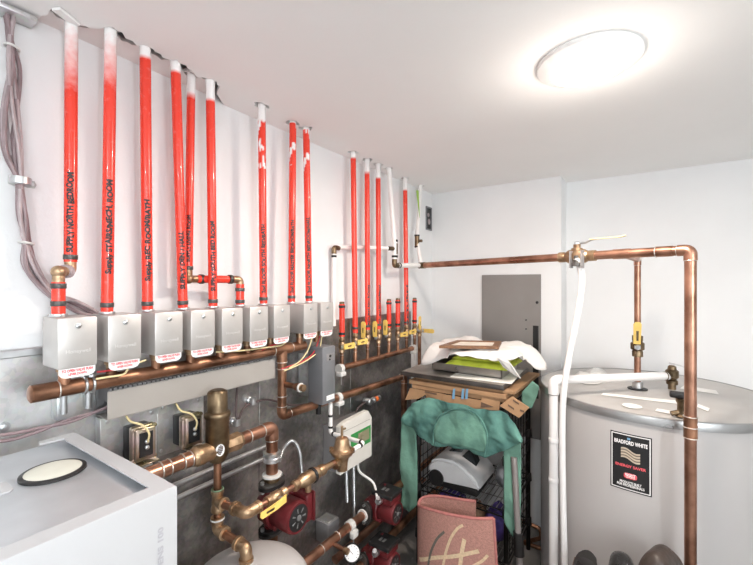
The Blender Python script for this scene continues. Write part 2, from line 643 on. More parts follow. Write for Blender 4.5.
def ceiling_light(c, label):
    t = thing('ceiling_light', label, 'light', (c[0], c[1], ZC), group='flush ceiling lights')
    q = BM()
    add_lathe(q, [(0, 0.135), (-0.006, 0.137), (-0.012, 0.134), (-0.024, 0.105), (-0.027, 0.098), (-0.022, 0.094), (-0.006, 0.094)], (0, 0, 0), seg=56, caps=False)
    build('trim_ring', q, 'trim_white', t, local=True, normals=True)
    q = BM()
    add_lathe(q, [(-0.014, 0.094), (-0.024, 0.088), (-0.030, 0.06), (-0.032, 0.02), (-0.0322, 0.0005)], (0, 0, 0), seg=48)
    build('lens', q, 'lens', t, local=True)
    la = bpy.data.lights.new('ceiling_lamp', 'AREA')
    la.shape = 'DISK'
    la.size = 0.17
    la.color = (1.0, 0.875, 0.765)
    lo = bpy.data.objects.new('ceiling_lamp', la)
    COL.objects.link(lo)
    lo.location = (c[0], c[1], ZC - 0.036)
    return la


LMAIN = ceiling_light((1.118, 1.285), 'round white flush light glowing on the ceiling')
LREAR_FILL = ceiling_light((1.25, -0.75), 'added round fill light, unseen on the ceiling behind the camera')  # second fixture, added out of view as fill light
LMAIN.energy = 13.5
LSPILL = bpy.data.lights.new('added_spill_lamp', 'POINT')   # added point lamp without a fixture, brightens the ceiling around the lens
LSPILL.shadow_soft_size = 0.08
LSPILL.color = (1.0, 0.89, 0.80)
LSPILL.energy = 1.9
lo_ = bpy.data.objects.new('added_spill_lamp', LSPILL)
COL.objects.link(lo_)
lo_.location = (1.118, 1.285, ZC - 0.14)
LREAR_FILL.energy = 13
LREAR_FILL.color = (0.95, 0.98, 1.0)
# bare bulb added as unseen frontal fill, right of the camera
PB = Vector((3.0, -0.35, 1.70))
t = thing('added_fill_bulb', 'added fill bulb on a cord, unseen right of the camera', 'lamp', (PB.x, PB.y, PB.z))
q = BM(); add_cyl(q, (PB.x, PB.y, PB.z + 0.13), (PB.x, PB.y, ZC), 0.003, 8); build('cord', q, 'black', t)
q = BM(); add_lathe(q, [(0.07, 0.014), (0.075, 0.02), (0.125, 0.018), (0.13, 0.008)], PB, (0, 0, 1), 16); build('socket', q, 'black', t)
q = BM(); add_lathe(q, [(0.07, 0.013), (0.05, 0.016), (0.02, 0.028), (0.0, 0.030), (-0.02, 0.023), (-0.03, 0.008), (-0.031, 0.001)], PB, (0, 0, 1), 18); build('glass_bulb', q, 'lens', t)
LFILL = bpy.data.lights.new('fill_bulb_lamp', 'POINT')
LFILL.shadow_soft_size = 0.10
LFILL.color = (0.90, 0.965, 1.0)
LFILL.energy = 45
lo_ = bpy.data.objects.new('fill_bulb_lamp', LFILL)
COL.objects.link(lo_)
lo_.location = PB + Vector((0.0, 0.0, -0.14))

# ------------------------------------------------------------------ galvanized backing sheets on the left wall
PY0 = [-0.30, 0.62, 1.02, 1.60, 2.24]
PLB = ['spangled galvanized sheet on the left wall behind the boiler', 'galvanized sheet on the left wall behind the brass air separator',
       'galvanized sheet on the left wall behind the slate grey relay cover', 'dark galvanized sheet on the left wall behind the row of return valves']
for i in range(4):
    q = BM()
    box_mm(q, (0.0, PY0[i] + 0.0015, 0.0), (0.010, PY0[i + 1] - 0.0015, 1.325), 0.001, 1)
    o = build('galvanized_sheet', q, 'galv_new' if i == 0 else 'galv')
    tag(o, PLB[i], 'metal sheet', 'galvanized wall sheets')
q = BM(); box_mm(q, (0.0005, -0.3, 1.3255), (0.022, 0.60, 1.345), 0.002, 1)
tag(build('metal_trim_rail', q, 'steel'), 'thin steel rail capping the galvanized sheet left of the valve boxes', 'rail')

# ------------------------------------------------------------------ tubing


def ring_part(name, parent, c, axis, r, h, mat):
    q = BM()
    add_lathe(q, [(-h / 2, r * 0.97), (-h / 2 + 0.001, r), (h / 2 - 0.001, r), (h / 2, r * 0.97)], c, axis, 20)
    return build(name, q, mat, parent)


def riser(label, pts, r, white_to, fade, text=None, txt_z=None, txt_h=0.0175, bands=(), group=None, mat='red', chips=False, white=False, rad=0.03, ang=0.1):
    """white_to: height above which the tube is painted white; fade: length of the overspray"""
    path = resample(fillet(pts, rad), 0.004 if chips else 0.012)
    low = min(path, key=lambda p: p.z)
    t = thing('white_riser_pipe' if white else 'red_riser_pipe', label, 'pipe', tuple(low), group=group)
    q = BM()
    rings = add_tube(q, path, r, 16)
    amounts = []
    for k, p in enumerate(path):
        if white:
            a = 1.0
        else:
            a = max(0.0, min(1.0, (p.z - white_to) / max(fade, 1e-3) + 0.5))
        amounts.append(a)
    vals = []
    for k, rg in enumerate(rings):
        for j, v in enumerate(rg):
            a = amounts[k]
            if chips and 0.0 < (white_to - path[k].z) < 0.17:
                an = 2 * PI * j / 16
                nz = noise.noise(Vector((math.cos(an) * 1.5, math.sin(an) * 1.5, path[k].z * 30 + pts[0].y * 9)))
                a = max(0.0, min(1.0, (nz - 0.27) * 9 + 0.5))
            vals.append(a)
    o = build('pipe_run', q, 'red' if not white else 'white_pex', t)
    at = o.data.attributes.new('paint', 'FLOAT', 'POINT')
    for i, a in enumerate(vals):
        at.data[i].value = a
    for (pz, kind) in bands:
        # band around the tube at height pz
        best = min(range(len(path) - 1), key=lambda i: abs(path[i].z - pz))
        c = path[best].lerp(path[best + 1], 0 if path[best + 1].z == path[best].z else max(0, min(1, (pz - path[best].z) / (path[best + 1].z - path[best].z))))
        ax = (path[best + 1] - path[best])
        if kind == 'band':
            ring_part('crimp_band', t, c, ax, r * 1.10, 0.012, 'band')
        else:
            ring_part('flange_nut', t, c, ax, r * 1.32, 0.006, 'steel')
    if text:
        z0, z1 = txt_z
        # axis of the tube as a straight piece between z0 and z1
        def cen(z):
            for a, b2 in zip(path, path[1:]):
                if (a.z - z) * (b2.z - z) <= 0 and a.z != b2.z:
                    return a.lerp(b2, (z - a.z) / (b2.z - a.z))
            return min(path, key=lambda p: abs(p.z - z))
        mid = cen((z0 + z1) / 2)
        d = CAM - mid
        d.z = 0
        d.normalize()
        left = Vector((0, 0, 1)).cross(d) * -1   # to the left seen from the room
        def mp(X, y):
            z = z0 + X
            wob = 0.0012 * math.sin(X * 90) + 0.0008 * math.sin(X * 233 + 1)
            a = (y - txt_h * 0.36 + wob) / r + ang
            return cen(z) + (d * math.cos(a) + left * math.sin(a)) * (r * 1.035)
        q = BM()
        add_text(q, text, txt_h, (0, 0, 0), (1, 0, 0), (0, 1, 0), fit=(z1 - z0), map_fn=mp, bold=0.055)
        build('lettering', q, 'ink', t, smooth=False, normals=False, label='black handwritten lettering')
    return t


RR = 0.0138
XV = 0.105       # axis of the supply valves


def zof(u, v, x):
    return at_x(u, v, x).z


ZB = 1.4225      # top of the valve boxes
# (top, lower pixel, x at the bottom, white-to pixel, fade, text, text pixels, chips)
GRP = 'red supply pipes above the valve boxes'
p1b = at_x(70.5, 262, 0.075)
p1c = at_x(58.5, 275, XV)
riser('leftmost red pipe, lettered north bedroom, with white oversprayed top', [TOPP[0] + Vector((0, 0, 0.05)), Vector((p1b.x, p1b.y, p1b.z))], RR, at_x(71, 60, 0.085).z, 0.19,
      'SUPPLY NORTH BEDROOM', (zof(69, 252, .09), zof(71, 172, .09)), bands=[(zof(70, 256, .08), 'band')], group=GRP)


def straight(i, botu, botv, xb):
    bp = at_x(botu, botv, xb)
    return [TOPP[i] + Vector((0, 0, 0.05)), bp]


def std_bands(u, v, x):
    return [(zof(u, v, x), 'band'), (ZB + 0.004, 'nut')]


sup = [
    (1, 107, 312, XV, 63, 0.15, 'Supply STAIRS/MECH. ROOM', (274, 181), 303.5, 'red pipe lettered stairs and mech room, second from the left'),
    (2, 147.5, 310, XV, 58.5, 0.004, 'Supply REC ROOM/BATH', (281, 201), 303.5, 'red pipe lettered rec room and bath, third from the left'),
    (3, 183, 308, XV, 73, 0.004, 'SUPPLY DEN / HALL', (289, 232), 302.5, 'red pipe lettered den and hall, leaning across a second pipe'),
    (5, 213, 307, XV, 101, 0.006, 'SUPPLY SOUTH BED ROOM', (291, 222), 301, 'red pipe lettered south bedroom, passing before the red crossover'),
    (6, 263.5, 303.5, XV, 122, 0.01, '2nd FLOOR SOUTH BED/BATH', (293, 225), 298.5, 'red pipe standing alone mid wall with flaking white top'),
    (7, 291.5, 301, XV, 124, 0.003, '2nd FLOOR MASTER BEDROOM/BATH', (293, 220), 297, 'red pipe streaked with white paint near the ceiling'),
    (8, 309, 301, XV, 130.5, 0.003, '2nd FLOOR NORTH BEDROOM/HALL', (293, 217), 297, 'red pipe above the last valve box, right of the paint streaked pipe'),
]
for (i, bu, bv, xb, wv, fd, tx, (t0, t1), bnd, lb) in sup:
    pts = straight(i, bu, bv, xb)
    pts[1].z = ZB
    xm = (pts[0].x + xb) / 2
    um = TOPS[i][0]
    riser(lb, pts, RR, zof(um, wv, pts[0].x), fd, tx, (zof(bu, t0, xb), zof(bu, t1, xb)), bands=std_bands(bu, bnd, xb), group=GRP, chips=i in (6, 7, 8), ang=-0.15)

# first riser's offset: brass elbow and short red stub down to the box
t = thing('offset_elbow', 'brass elbow offset with short red stub below the leftmost red pipe', 'pipe fitting', tuple(Vector((XV, p1c.y, ZB))))
q = BM(); add_tube(q, [Vector((XV, p1c.y, ZB)), Vector((XV, p1c.y, zof(58.5, 282, XV)))], RR, 18)
stub = build('stub', q, 'red', t)
stub.data.attributes.new('paint', 'FLOAT', 'POINT')
for vv in (303.5, 286):
    ring_part('crimp_band', t, Vector((XV, p1c.y, zof(58.5, vv, XV))), (0, 0, 1), RR * 1.12, 0.012, 'band')
ring_part('flange_nut', t, Vector((XV, p1c.y, ZB + 0.004)), (0, 0, 1), RR * 1.3, 0.007, 'steel')
ze = zof(58.5, 272, XV)
q = BM()
add_tube(q, resample(fillet([Vector((XV, p1c.y, ze - 0.032)), Vector((XV, p1c.y, ze)), Vector((p1b.x, p1b.y, ze + 0.004)), Vector((p1b.x, p1b.y, p1b.z))], 0.012), 0.01), 0.0125, 16)
build('elbow', q, 'brass', t)
q = BM(); add_sphere(q, (XV, p1c.y, ze), 0.0155); build('elbow_knuckle', q, 'brass', t)
pm_ = Vector((XV, p1c.y, ze)).lerp(Vector((p1b.x, p1b.y, ze + 0.004)), 0.62)
ring_part('crimp_band', t, pm_, Vector((p1b.x - XV, p1b.y - p1c.y, 0.004)), 0.0165, 0.016, 'cable2')

# fifth riser, behind: down to the crossover
p5b = at_x(188.5, 268, 0.075)
riser('thin red pipe lettered living room, passing behind its leaning neighbour', [TOPP[4] + Vector((0, 0, 0.05)), p5b], 0.0125, zof(191, 96, TOPP[4].x), 0.012,
      'SUPPLY LIVING ROOM', (zof(189, 262, .08), zof(190, 215, .09)), txt_h=0.0145, bands=[(zof(188.5, 268, 0.075), 'band')], group=GRP)
zx = zof(191, 279, 0.075)
p6 = at_x(240, 279, 0.105)
t = thing('crossover_pipe', 'red crossover pipe with brass elbows running sideways to the sixth valve box', 'pipe', (XV, p6.y, ZB))
q = BM()
yA, yB = p5b.y + 0.028, p6.y - 0.02
add_tube(q, resample([Vector((0.077, yA, zx)), Vector((0.102, yB, zx))], 0.03), 0.0125, 16)
o = build('pipe_run', q, 'red', t); o.data.attributes.new('paint', 'FLOAT', 'POINT')
q = BM()
add_tube(q, [Vector((XV, p6.y, ZB)), Vector((XV, p6.y, zx - 0.016))], RR, 16)
o = build('stub', q, 'red', t); o.data.attributes.new('paint', 'FLOAT', 'POINT')
q = BM(); add_tube(q, fillet([p5b, Vector((0.075, p5b.y, zx)), Vector((0.077, yA + 0.006, zx))], 0.014), 0.0118, 14); add_sphere(q, (0.076, p5b.y, zx), 0.015)
build('elbow', q, 'brass', t)
q = BM(); add_tube(q, fillet([Vector((0.102, yB - 0.006, zx)), Vector((XV, p6.y, zx)), Vector((XV, p6.y, zx - 0.03))], 0.014), 0.0125, 14)
build('elbow', q, 'brass', t)
for c, ax in ((Vector((0.077, yA + 0.014, zx)), (0, 1, 0)), (Vector((0.101, yB - 0.016, zx)), (0, 1, 0)), (Vector((XV, p6.y, zx - 0.035)), (0, 0, 1)), (Vector((XV, p6.y, ZB + 0.018)), (0, 0, 1))):
    ring_part('crimp_band', t, c, ax, 0.0155, 0.012, 'band')
ring_part('flange_nut', t, Vector((XV, p6.y, ZB + 0.004)), (0, 0, 1), RR * 1.3, 0.006, 'steel')

# ------------------------------------------------------------------ zone valves
XF0, XF1 = 0.060, 0.158
fu = [57.5, 108, 155, 191, 222, 250, 274, 304, 321]
zl = ['galvanized valve box, leftmost of the nine', 'galvanized valve box under the red pipe lettered stairs and mech room',
      'galvanized valve box under the red pipe lettered rec room and bath', 'galvanized valve box under the leaning pipe lettered den and hall',
      'galvanized valve box under the red pipe lettered south bedroom', 'galvanized valve box under the elbowed end of the red crossover',
      'galvanized valve box under the red pipe standing alone mid wall', 'galvanized valve box with exposed dark side under the paint streaked pipe',
      'galvanized valve box, rightmost of the nine, beside the first capped stub']
ys = [at_x(u, 320, XF1).y for u in fu]
BW, BZ0, BZ1 = 0.079, 1.305, ZB
root = thing('zone_valve', zl[0], 'zone valve', (XV, ys[0], BZ0), group='valve boxes along the supply manifold')
q = BM(); box_mm(q, (XF0, ys[0], BZ0), (XF1, ys[0] + BW, BZ1), 0.004, 2); hs = build('housing', q, 'zone', root)
q = BM(); add_lathe(q, [(0, 0.006), (0.003, 0.0058), (0.0045, 0.003), (0.0046, 0.0005)], (XF1, ys[0] + BW * 0.5, BZ1 - 0.02), (1, 0, 0), 14); build('cover_screw', q, 'steel', hs)
q = BM(); add_text(q, 'Honeywell', 0.0125, (XF1 + 0.0004, ys[0] + BW * 0.5, BZ0 + 0.035), (0, 1, 0), (0, 0, 1), fit=0.05, center=True, depth=0.0006); build('embossed_lettering', q, 'emboss', hs, smooth=False)
q = BM()
yc0 = ys[0] + BW * 0.5
pl = [(-0.036, 0.002), (-0.036, -0.012), (-0.031, -0.019), (-0.022, -0.022), (0.022, -0.022), (0.031, -0.019), (0.036, -0.012), (0.036, 0.002)]
add_prism(q, [(XF1 - 0.006, yc0 + a, BZ0 + z) for a, z in pl], (0.002, 0, 0)); lf = build('lever_tag', q, 'label_white', root, smooth=False, label='white tag with red print')
q = BM()
add_text(q, 'TO OPEN VALVE PUSH', 0.0085, (XF1 - 0.0035, yc0, BZ0 - 0.0085), (0, 1, 0), (0, 0, 1), fit=0.062, center=True, bold=0.05)
add_text(q, 'LEVER DOWN', 0.0075, (XF1 - 0.0035, yc0, BZ0 - 0.0165), (0, 1, 0), (0, 0, 1), fit=0.036, center=True, bold=0.05)
build('tag_lettering', q, 'label_red', lf, smooth=False, normals=False)
# brass body down to the manifold
q = BM()
add_lathe(q, [(0.0, 0.017), (-0.012, 0.017), (-0.013, 0.0135), (-0.02, 0.0135)], (XV, ys[0] + 0.03, BZ0), (0, 0, 1), 16)
build('valve_body', q, 'brass', root)
for k in range(1, 9):
    dup(root, (XV, ys[k], BZ0), zl[k])
VY = [y + 0.03 for y in ys]

# ------------------------------------------------------------------ copper helper


def copper_run(parent, pts, r, mat='copper', bend=0.02, name='pipe_run', rings=True, sleeve=True, ends=(False, False)):
    pts = [Vector(p) for p in pts]
    q = BM()
    add_tube(q, fillet(pts, bend), r, 18)
    build(name, q, mat, parent)
    if sleeve:
        for i in range(1, len(pts) - 1):
            a, b2, c = pts[i - 1], pts[i], pts[i + 1]
            d1, d2 = (a - b2).normalized(), (c - b2).normalized()
            if d1.angle(d2, PI) > PI - 0.3:
                continue
            L = r * 2.1
            q = BM()
            add_tube(q, fillet([b2 + d1 * L, b2, b2 + d2 * L], bend), r * 1.13, 18)
            build('elbow', q, mat, parent)
            if rings:
                for d in (d1, d2):
                    q = BM(); add_torus(q, b2 + d * L, d, r * 1.06, r * 0.09); build('solder_ring', q, 'solder', parent)


def solder(parent, c, ax, r):
    q = BM(); add_torus(q, c, ax, r * 1.05, r * 0.10); build('solder_ring', q, 'solder', parent)


# ------------------------------------------------------------------ supply manifold with its drop and lower run
ZM = 1.250
RM = 0.0185
yl, yr_ = at_x(28.5, 394, 0.10).y, at_x(304, 346, 0.10).y
t = thing('supply_manifold', 'long copper header pipe running under the nine valve boxes', 'pipe', (0.10, yl, ZM))
q = BM(); add_tube(q, resample([Vector((0.10, yl + 0.02, ZM)), Vector((0.10, yr_, ZM))], 0.1), RM, 22); build('header', q, 'copper_old', t)
q = BM(); add_lathe(q, [(0, RM * 0.8), (0.003, RM * 1.08), (0.052, RM * 1.10), (0.053, RM)], (0.10, yl, ZM), (0, 1, 0), 24); build('end_cap', q, 'copper_old', t)
solder(t, (0.10, yl + 0.054, ZM), (0, 1, 0), RM)
for y in VY:
    q = BM(); add_cyl(q, (XV - 0.002, y, ZM + 0.006), (XV, y, BZ0 - 0.015), 0.0125, 16); build('stub', q, 'copper_old', t)
tee = at_x(282, 352, 0.10)
q = BM(); add_tube(q, [Vector((0.10, tee.y - 0.045, ZM)), Vector((0.10, tee.y + 0.045, ZM))], RM * 1.12, 20); add_cyl(q, (0.10, tee.y, ZM), (0.10, tee.y, ZM - 0.05), RM * 1.08); build('tee', q, 'copper_old', t)
for c, ax in (((0.10, tee.y - 0.045, ZM), (0, 1, 0)), ((0.10, tee.y + 0.045, ZM), (0, 1, 0)), ((0.10, tee.y, ZM - 0.05), (0, 0, 1)), ((0.10, tee.y, ZM - 0.075), (0, 0, 1)), ((0.10, tee.y, 1.07), (0, 0, 1))):
    solder(t, c, ax, RM)
lo = at_x(282, 415.5, 0.10)
en = at_x(404, 376.5, 0.10)
copper_run(t, [(0.10, tee.y, ZM - 0.02), (0.10, tee.y, lo.z), (0.10, en.y, en.z), (0.10, en.y, 0.35)], 0.0172, 'copper_old', 0.03)
w = at_x(283, 384, 0.10)
q = BM(); add_tube(q, [Vector((0.105, w.y, w.z)), Vector((0.175, w.y, w.z))], [0.0115, 0.0105], 16); add_lathe(q, [(0, 0.0105), (0.018, 0.0155), (0.03, 0.0155)], (0.16, w.y, w.z), (1, 0, 0), 16)
build('sensor_well', q, 'copper_old', t)
ring_part('white_collar', t, Vector((0.194, w.y, w.z)), (1, 0, 0), 0.0175, 0.007, 'white_plastic')
ring_part('brass_tip', t, Vector((0.204, w.y, w.z)), (1, 0, 0), 0.013, 0.016, 'brass')

# clamp bracket holding the manifold at its left end
cb = at_x(84, 383, 0.10)
t = thing('pipe_clamp', 'zinc strut clamp with bolt holding the left end of the copper header', 'clamp', (0.06, cb.y, 1.13))
q = BM(); add_torus(q, (0.10, cb.y, ZM), (0, 1, 0), RM * 1.12, 0.0035, 20); build('clamp_ring', q, 'steel', t)
q = BM(); add_torus(q, (0.10, cb.y + 0.016, ZM), (0, 1, 0), RM * 1.12, 0.0035, 20); build('clamp_ring', q, 'steel', t)
q = BM(); add_lathe(q, [(0, 0.009), (0.006, 0.009), (0.008, 0.005)], (0.113, cb.y + 0.012, ZM + 0.020), (0, 0, 1), 6); build('bolt', q, 'steel', t)
q = BM(); box_mm(q, (0.010, cb.y - 0.04, 1.16), (0.050, cb.y + 0.04, 1.22), 0.003); build('strut_block', q, 'galv2', t)
for dy in (-0.028, 0.024):
    q = BM(); add_cyl(q, (0.058, cb.y + dy, 1.178), (0.058, cb.y + dy, 1.235), 0.0075, 14); build('threaded_stud', q, 'steel', t)

# ------------------------------------------------------------------ wire duct
ya, yb2 = at_x(107.5, 400, 0.085).y, at_x(275.3, 365, 0.085).y
ZD0, ZD1 = 1.142, 1.217
t = thing('wire_duct', 'long grey wire duct below the copper header', 'wire duct', (0.01, ya, ZD0))
q = BM()
box_mm(q, (0.082, ya, ZD0), (0.085, yb2, ZD1), 0.0008, 1)
box_mm(q, (0.012, ya, ZD0), (0.085, yb2, ZD0 + 0.003), 0, 1)
build('cover', q, 'duct', t)
q = BM()
n = 46
for k in range(n):
    y = ya + 0.004 + (yb2 - ya - 0.012) * k / (n - 1)
    box_mm(q, (0.020, y, ZD1 - 0.03), (0.080, y + 0.009, ZD1 + 0.005))
box_mm(q, (0.012, ya, ZD0 + 0.003), (0.018, yb2, ZD1 - 0.002))
build('slotted_body', q, 'slate_lt', t, smooth=False)

# ------------------------------------------------------------------ junction box plates and transformers
for (ua, ub, vt, vb, lb) in ((101, 156.5, 405, 478, 'galvanized junction box plate behind the left transformer'), (158, 203, 395, 466, 'galvanized junction box plate behind the right transformer')):
    A, B = at_x(ua, vt, 0.05), at_x(ub, vt, 0.05)
    t = thing('junction_box', lb, 'junction box', (0.01, A.y, 0.98), group='junction boxes under the wire duct')
    q = BM(); box_mm(q, (0.011, A.y, 0.985), (0.048, B.y, 1.138), 0.003); build('box_body', q, 'galv2', t)
    q = BM(); box_mm(q, (0.048, A.y - 0.002, 0.983), (0.051, B.y + 0.002, 1.1395), 0.0012, 1); pln = build('cover_plate', q, 'galv2', t)
    for (sy, sz) in ((0.012, 1.128), (0.9, 1.122), (0.05, 1.0)):
        y = A.y + (B.y - A.y) * (sy if sy > 0.02 else 0.1)
        q = BM(); add_lathe(q, [(0, 0.006), (0.003, 0.0055), (0.004, 0.001)], (0.051, y, sz), (1, 0, 0), 12); build('cover_screw', q, 'steel', pln)


def transformer(u0, v0, lb):
    # u0,v0: pixel of the centre of the front plate
    c = at_x(u0, v0, 0.125)
    t = thing('transformer', lb, 'transformer', (0.05, c.y, c.z), group='transformers under the wire duct')
    q = BM(); box_mm(q, (0.051, c.y - 0.029, c.z - 0.046), (0.092, c.y + 0.029, c.z + 0.044), 0.004); build('core', q, 'plate', t)
    q = BM()
    box_mm(q, (0.088, c.y - 0.031, c.z - 0.050), (0.108, c.y + 0.031, c.z + 0.048), 0.006, 3)
    box_mm(q, (0.108, c.y - 0.027, c.z - 0.046), (0.120, c.y + 0.027, c.z + 0.044), 0.005, 3)
    build('end_bell', q, 'iridescent', t)
    q = BM(); box_mm(q, (0.1195, c.y - 0.018, c.z - 0.034), (0.1225, c.y + 0.018, c.z + 0.032), 0.001, 1); pl2 = build('terminal_plate', q, 'plate', t)
    for dz in (0.006, -0.010):
        q = BM(); add_lathe(q, [(0, 0.006), (0.004, 0.0056), (0.0055, 0.002), (0.0056, 0.0004)], (0.1225, c.y + 0.001, c.z + dz), (1, 0, 0), 12); build('terminal_screw', q, 'steel', pl2)
    for dy, dz in ((-0.028, 0.042), (0.028, 0.042), (-0.028, -0.044), (0.028, -0.044)):
        q = BM(); add_lathe(q, [(0, 0.0065), (0.004, 0.006), (0.005, 0.002)], (0.108, c.y + dy, c.z + dz), (1, 0, 0), 12); build('corner_bolt', q, 'iridescent', t)
    q = BM(); box_mm(q, (0.09, c.y - 0.02, c.z - 0.058), (0.125, c.y + 0.036, c.z - 0.054), 0.001, 1); build('foot_flange', q, 'iridescent', t)
    q = BM()
    p = [Vector((0.07, c.y - 0.03, ZD0 - 0.002)), Vector((0.1, c.y - 0.03, c.z + 0.065)), Vector((0.125, c.y - 0.012, c.z + 0.055)), Vector((0.132, c.y + 0.002, c.z + 0.03)), Vector((0.127, c.y + 0.001, c.z + 0.006))]
    add_tube(q, catmull(p), 0.0028, 8); build('lead_wire', q, 'wire_cream', t)


transformer(147, 444, 'left transformer with yellow zinc shell, nearer the boiler')
transformer(195, 431, 'right transformer with yellow zinc shell, beside the brass separator')

# ------------------------------------------------------------------ boiler
t1 = 0.6915
BX1 = CAM.x - 0.982 * t1
BX0 = 0.115
BY1, BY0 = 0.381, -0.035
BZT = 1.1445
BZL = 0.43
t = thing('wall_boiler', 'white wall boiler with open steel top at the lower left', 'boiler', (BX0, (BY0 + BY1) / 2, BZL))
q = BM()
# jacket: front, two sides and bottom, open at the top
box_mm(q, (BX1 - 0.016, BY0, BZL), (BX1, BY1, BZT), 0.003)
build('front_panel', q, 'white', t)
for (a, b3) in ((BY0 + 0.001, BY0 + 0.011), (BY1 - 0.011, BY1 - 0.001)):
    q = BM(); box_mm(q, (BX0, a, BZL + 0.002), (BX1 - 0.016, b3, BZT - 0.0005), 0.001, 1); build('side_panel', q, 'white', t)
q = BM(); box_mm(q, (BX0 + 0.002, BY0 + 0.011, BZL + 0.004), (BX1 - 0.016, BY1 - 0.011, BZL + 0.014)); build('bottom_panel', q, 'white', t)
q = BM()
# folded rim strips at the top
box_mm(q, (BX1 - 0.036, BY0 + 0.002, BZT - 0.002), (BX1 - 0.001, BY1 - 0.002, BZT + 0.001), 0.0008, 1)
add_prism(q, [(BX0 + 0.02, BY1 - 0.002, BZT - 0.0015), (BX1 - 0.034, BY1 - 0.002, BZT - 0.0015), (BX1 - 0.034, BY1 - 0.032, BZT - 0.0015), (BX0 + 0.055, BY1 - 0.032, BZT - 0.0015), (BX0 + 0.03, BY1 - 0.03, BZT - 0.0015)], (0, 0, 0.0025))
add_prism(q, [(BX0 + 0.035, BY1 - 0.028, BZT - 0.0012), (BX0 + 0.03, BY1 - 0.075, BZT - 0.0012), (BX0 + 0.012, BY1 - 0.07, BZT - 0.0012), (BX0 + 0.006, BY1 - 0.018, BZT - 0.0012), (BX0 + 0.02, BY1 - 0.005, BZT - 0.0012)], (0, 0, 0.003))
build('top_rim', q, 'white', t, smooth=False)
q = BM(); box_mm(q, (BX0 + 0.002, BY0 + 0.011, BZT - 0.020), (BX1 - 0.017, BY1 - 0.012, BZT - 0.012)); top = build('top_plate', q, 'boiler_steel', t)
pc = at_z(53.5, 470.5, BZT - 0.008)
q = BM(); add_lathe(q, [(0, 0.0525), (0.004, 0.0525), (0.0055, 0.0505), (0.0058, 0.045)], (pc.x, pc.y, BZT - 0.012), (0, 0, 1), 48, caps=False); build('gasket_ring', q, 'black', t)
q = BM(); add_lathe(q, [(0.0, 0.0465), (0.0052, 0.0465), (0.0056, 0.0455)], (pc.x, pc.y, BZT - 0.012), (0, 0, 1), 48); build('flue_cap', q, 'cream', t)
lc = at_z(2, 492, BZT - 0.014)
q = BM()
add_prism(q, [(lc.x - 0.03, lc.y + 0.012, BZT - 0.0115), (lc.x + 0.012, lc.y + 0.012, BZT - 0.0115), (lc.x + 0.02, lc.y + 0.006, BZT - 0.0115), (lc.x + 0.02, lc.y - 0.06, BZT - 0.0115), (lc.x - 0.03, lc.y - 0.06, BZT - 0.0115)], (0, 0, 0.003)); build('latch_plate', q, 'white', t, smooth=False)
for du, dv in ((150, 489), (128, 460)):
    sc_ = at_z(du - (4 if du == 150 else 0), dv - 2, BZT - 0.02)
q = BM(); add_lathe(q, [(0, 0.006), (0.006, 0.0055), (0.008, 0.002)], (BX1 - 0.043, BY1 - 0.040, BZT - 0.012), (0, 0, 1), 14); build('rim_screw', q, 'steel', t)
# lettering up the right end of the front panel
q = BM()
add_text(q, 'VITODENS 100', 0.0125, (BX1 + 0.0006, at_x(163, 540, BX1).y, zof(163, 526, BX1) - 0.118), (0, 0, 1), (0, -1, 0), fit=0.118, bold=0.04); build('lettering', q, 'grey_print', t, smooth=False, normals=False)
q = BM(); box_mm(q, (0.0105, BY0 + 0.05, BZL + 0.1), (BX0, BY1 - 0.05, BZT - 0.06), 0.002, 1); build('wall_bracket', q, 'steel', t)

# ------------------------------------------------------------------ main boiler piping and separator
XP, ZP = 0.17, 0.997
RP = 0.0205
sepc = at_x(217.5, 440, XP)
t = thing('air_separator', 'brass air separator with stepped cylindrical body on the main copper pipe', 'air separator', (XP, sepc.y, 0.955))
ztop = zof(216.5, 391, XP)
zr = zof(217, 414, XP)
q = BM()
add_lathe(q, [(0.955, 0.012), (0.957, 0.020), (0.965, 0.027), (0.985, 0.0345), (zr - 0.012, 0.0345), (zr - 0.008, 0.0375), (zr, 0.0385), (zr + 0.006, 0.0365), (zr + 0.010, 0.030), (ztop - 0.004, 0.029), (ztop, 0.026)], (XP, sepc.y, 0), (0, 0, 1), 36)
build('body', q, 'bronze', t)
q = BM(); add_torus(q, (XP, sepc.y, ztop), (0, 0, 1), 0.020, 0.003, 24); add_cyl(q, (XP, sepc.y, ztop - 0.002), (XP, sepc.y, ztop + 0.003), 0.016); build('vent_cap', q, 'bronze', t)
for s in (-1, 1):
    q = BM(); add_lathe(q, [(0.02, 0.028), (0.046, 0.027), (0.052, 0.0295), (0.072, 0.0295), (0.076, 0.026), (0.084, 0.0235)], (XP, sepc.y, ZP), (0, s, 0), 8 if s > 0 else 28); build('union_nut', q, 'brass', t)
q = BM()
cdir = Vector((0.93, -0.36, 0)).normalized()
cc = Vector((XP, sepc.y, 1.003))
tang = Vector((0, 0, 1)).cross(cdir)
for k in range(1):
    pts = []
    for j in range(16):
        a = 2 * PI * j / 16
        oy, oz = math.cos(a) * 0.013, math.sin(a) * 0.018
        an = oy / 0.0347
        pts.append(cc + (cdir * math.cos(an) + tang * math.sin(an)) * 0.0352 + Vector((0, 0, oz)))
    vs = [q.verts.new(p) for p in pts]
    q.faces.new(vs)
st = build('round_sticker', q, 'label_white', t, smooth=False)
q = BM()
for j in range(5):
    z0 = -0.010 + j * 0.005
    L = 0.016 - abs(j - 2) * 0.003
    vs = []
    for oy, oz in ((-L / 2, z0), (L / 2, z0), (L / 2, z0 + 0.002), (-L / 2, z0 + 0.002)):
        an = oy / 0.0347
        vs.append(q.verts.new(cc + (cdir * math.cos(an) + tang * math.sin(an)) * 0.0356 + Vector((0, 0, oz))))
    q.faces.new(vs)
build('sticker_print', q, 'grey_print', st, smooth=False)

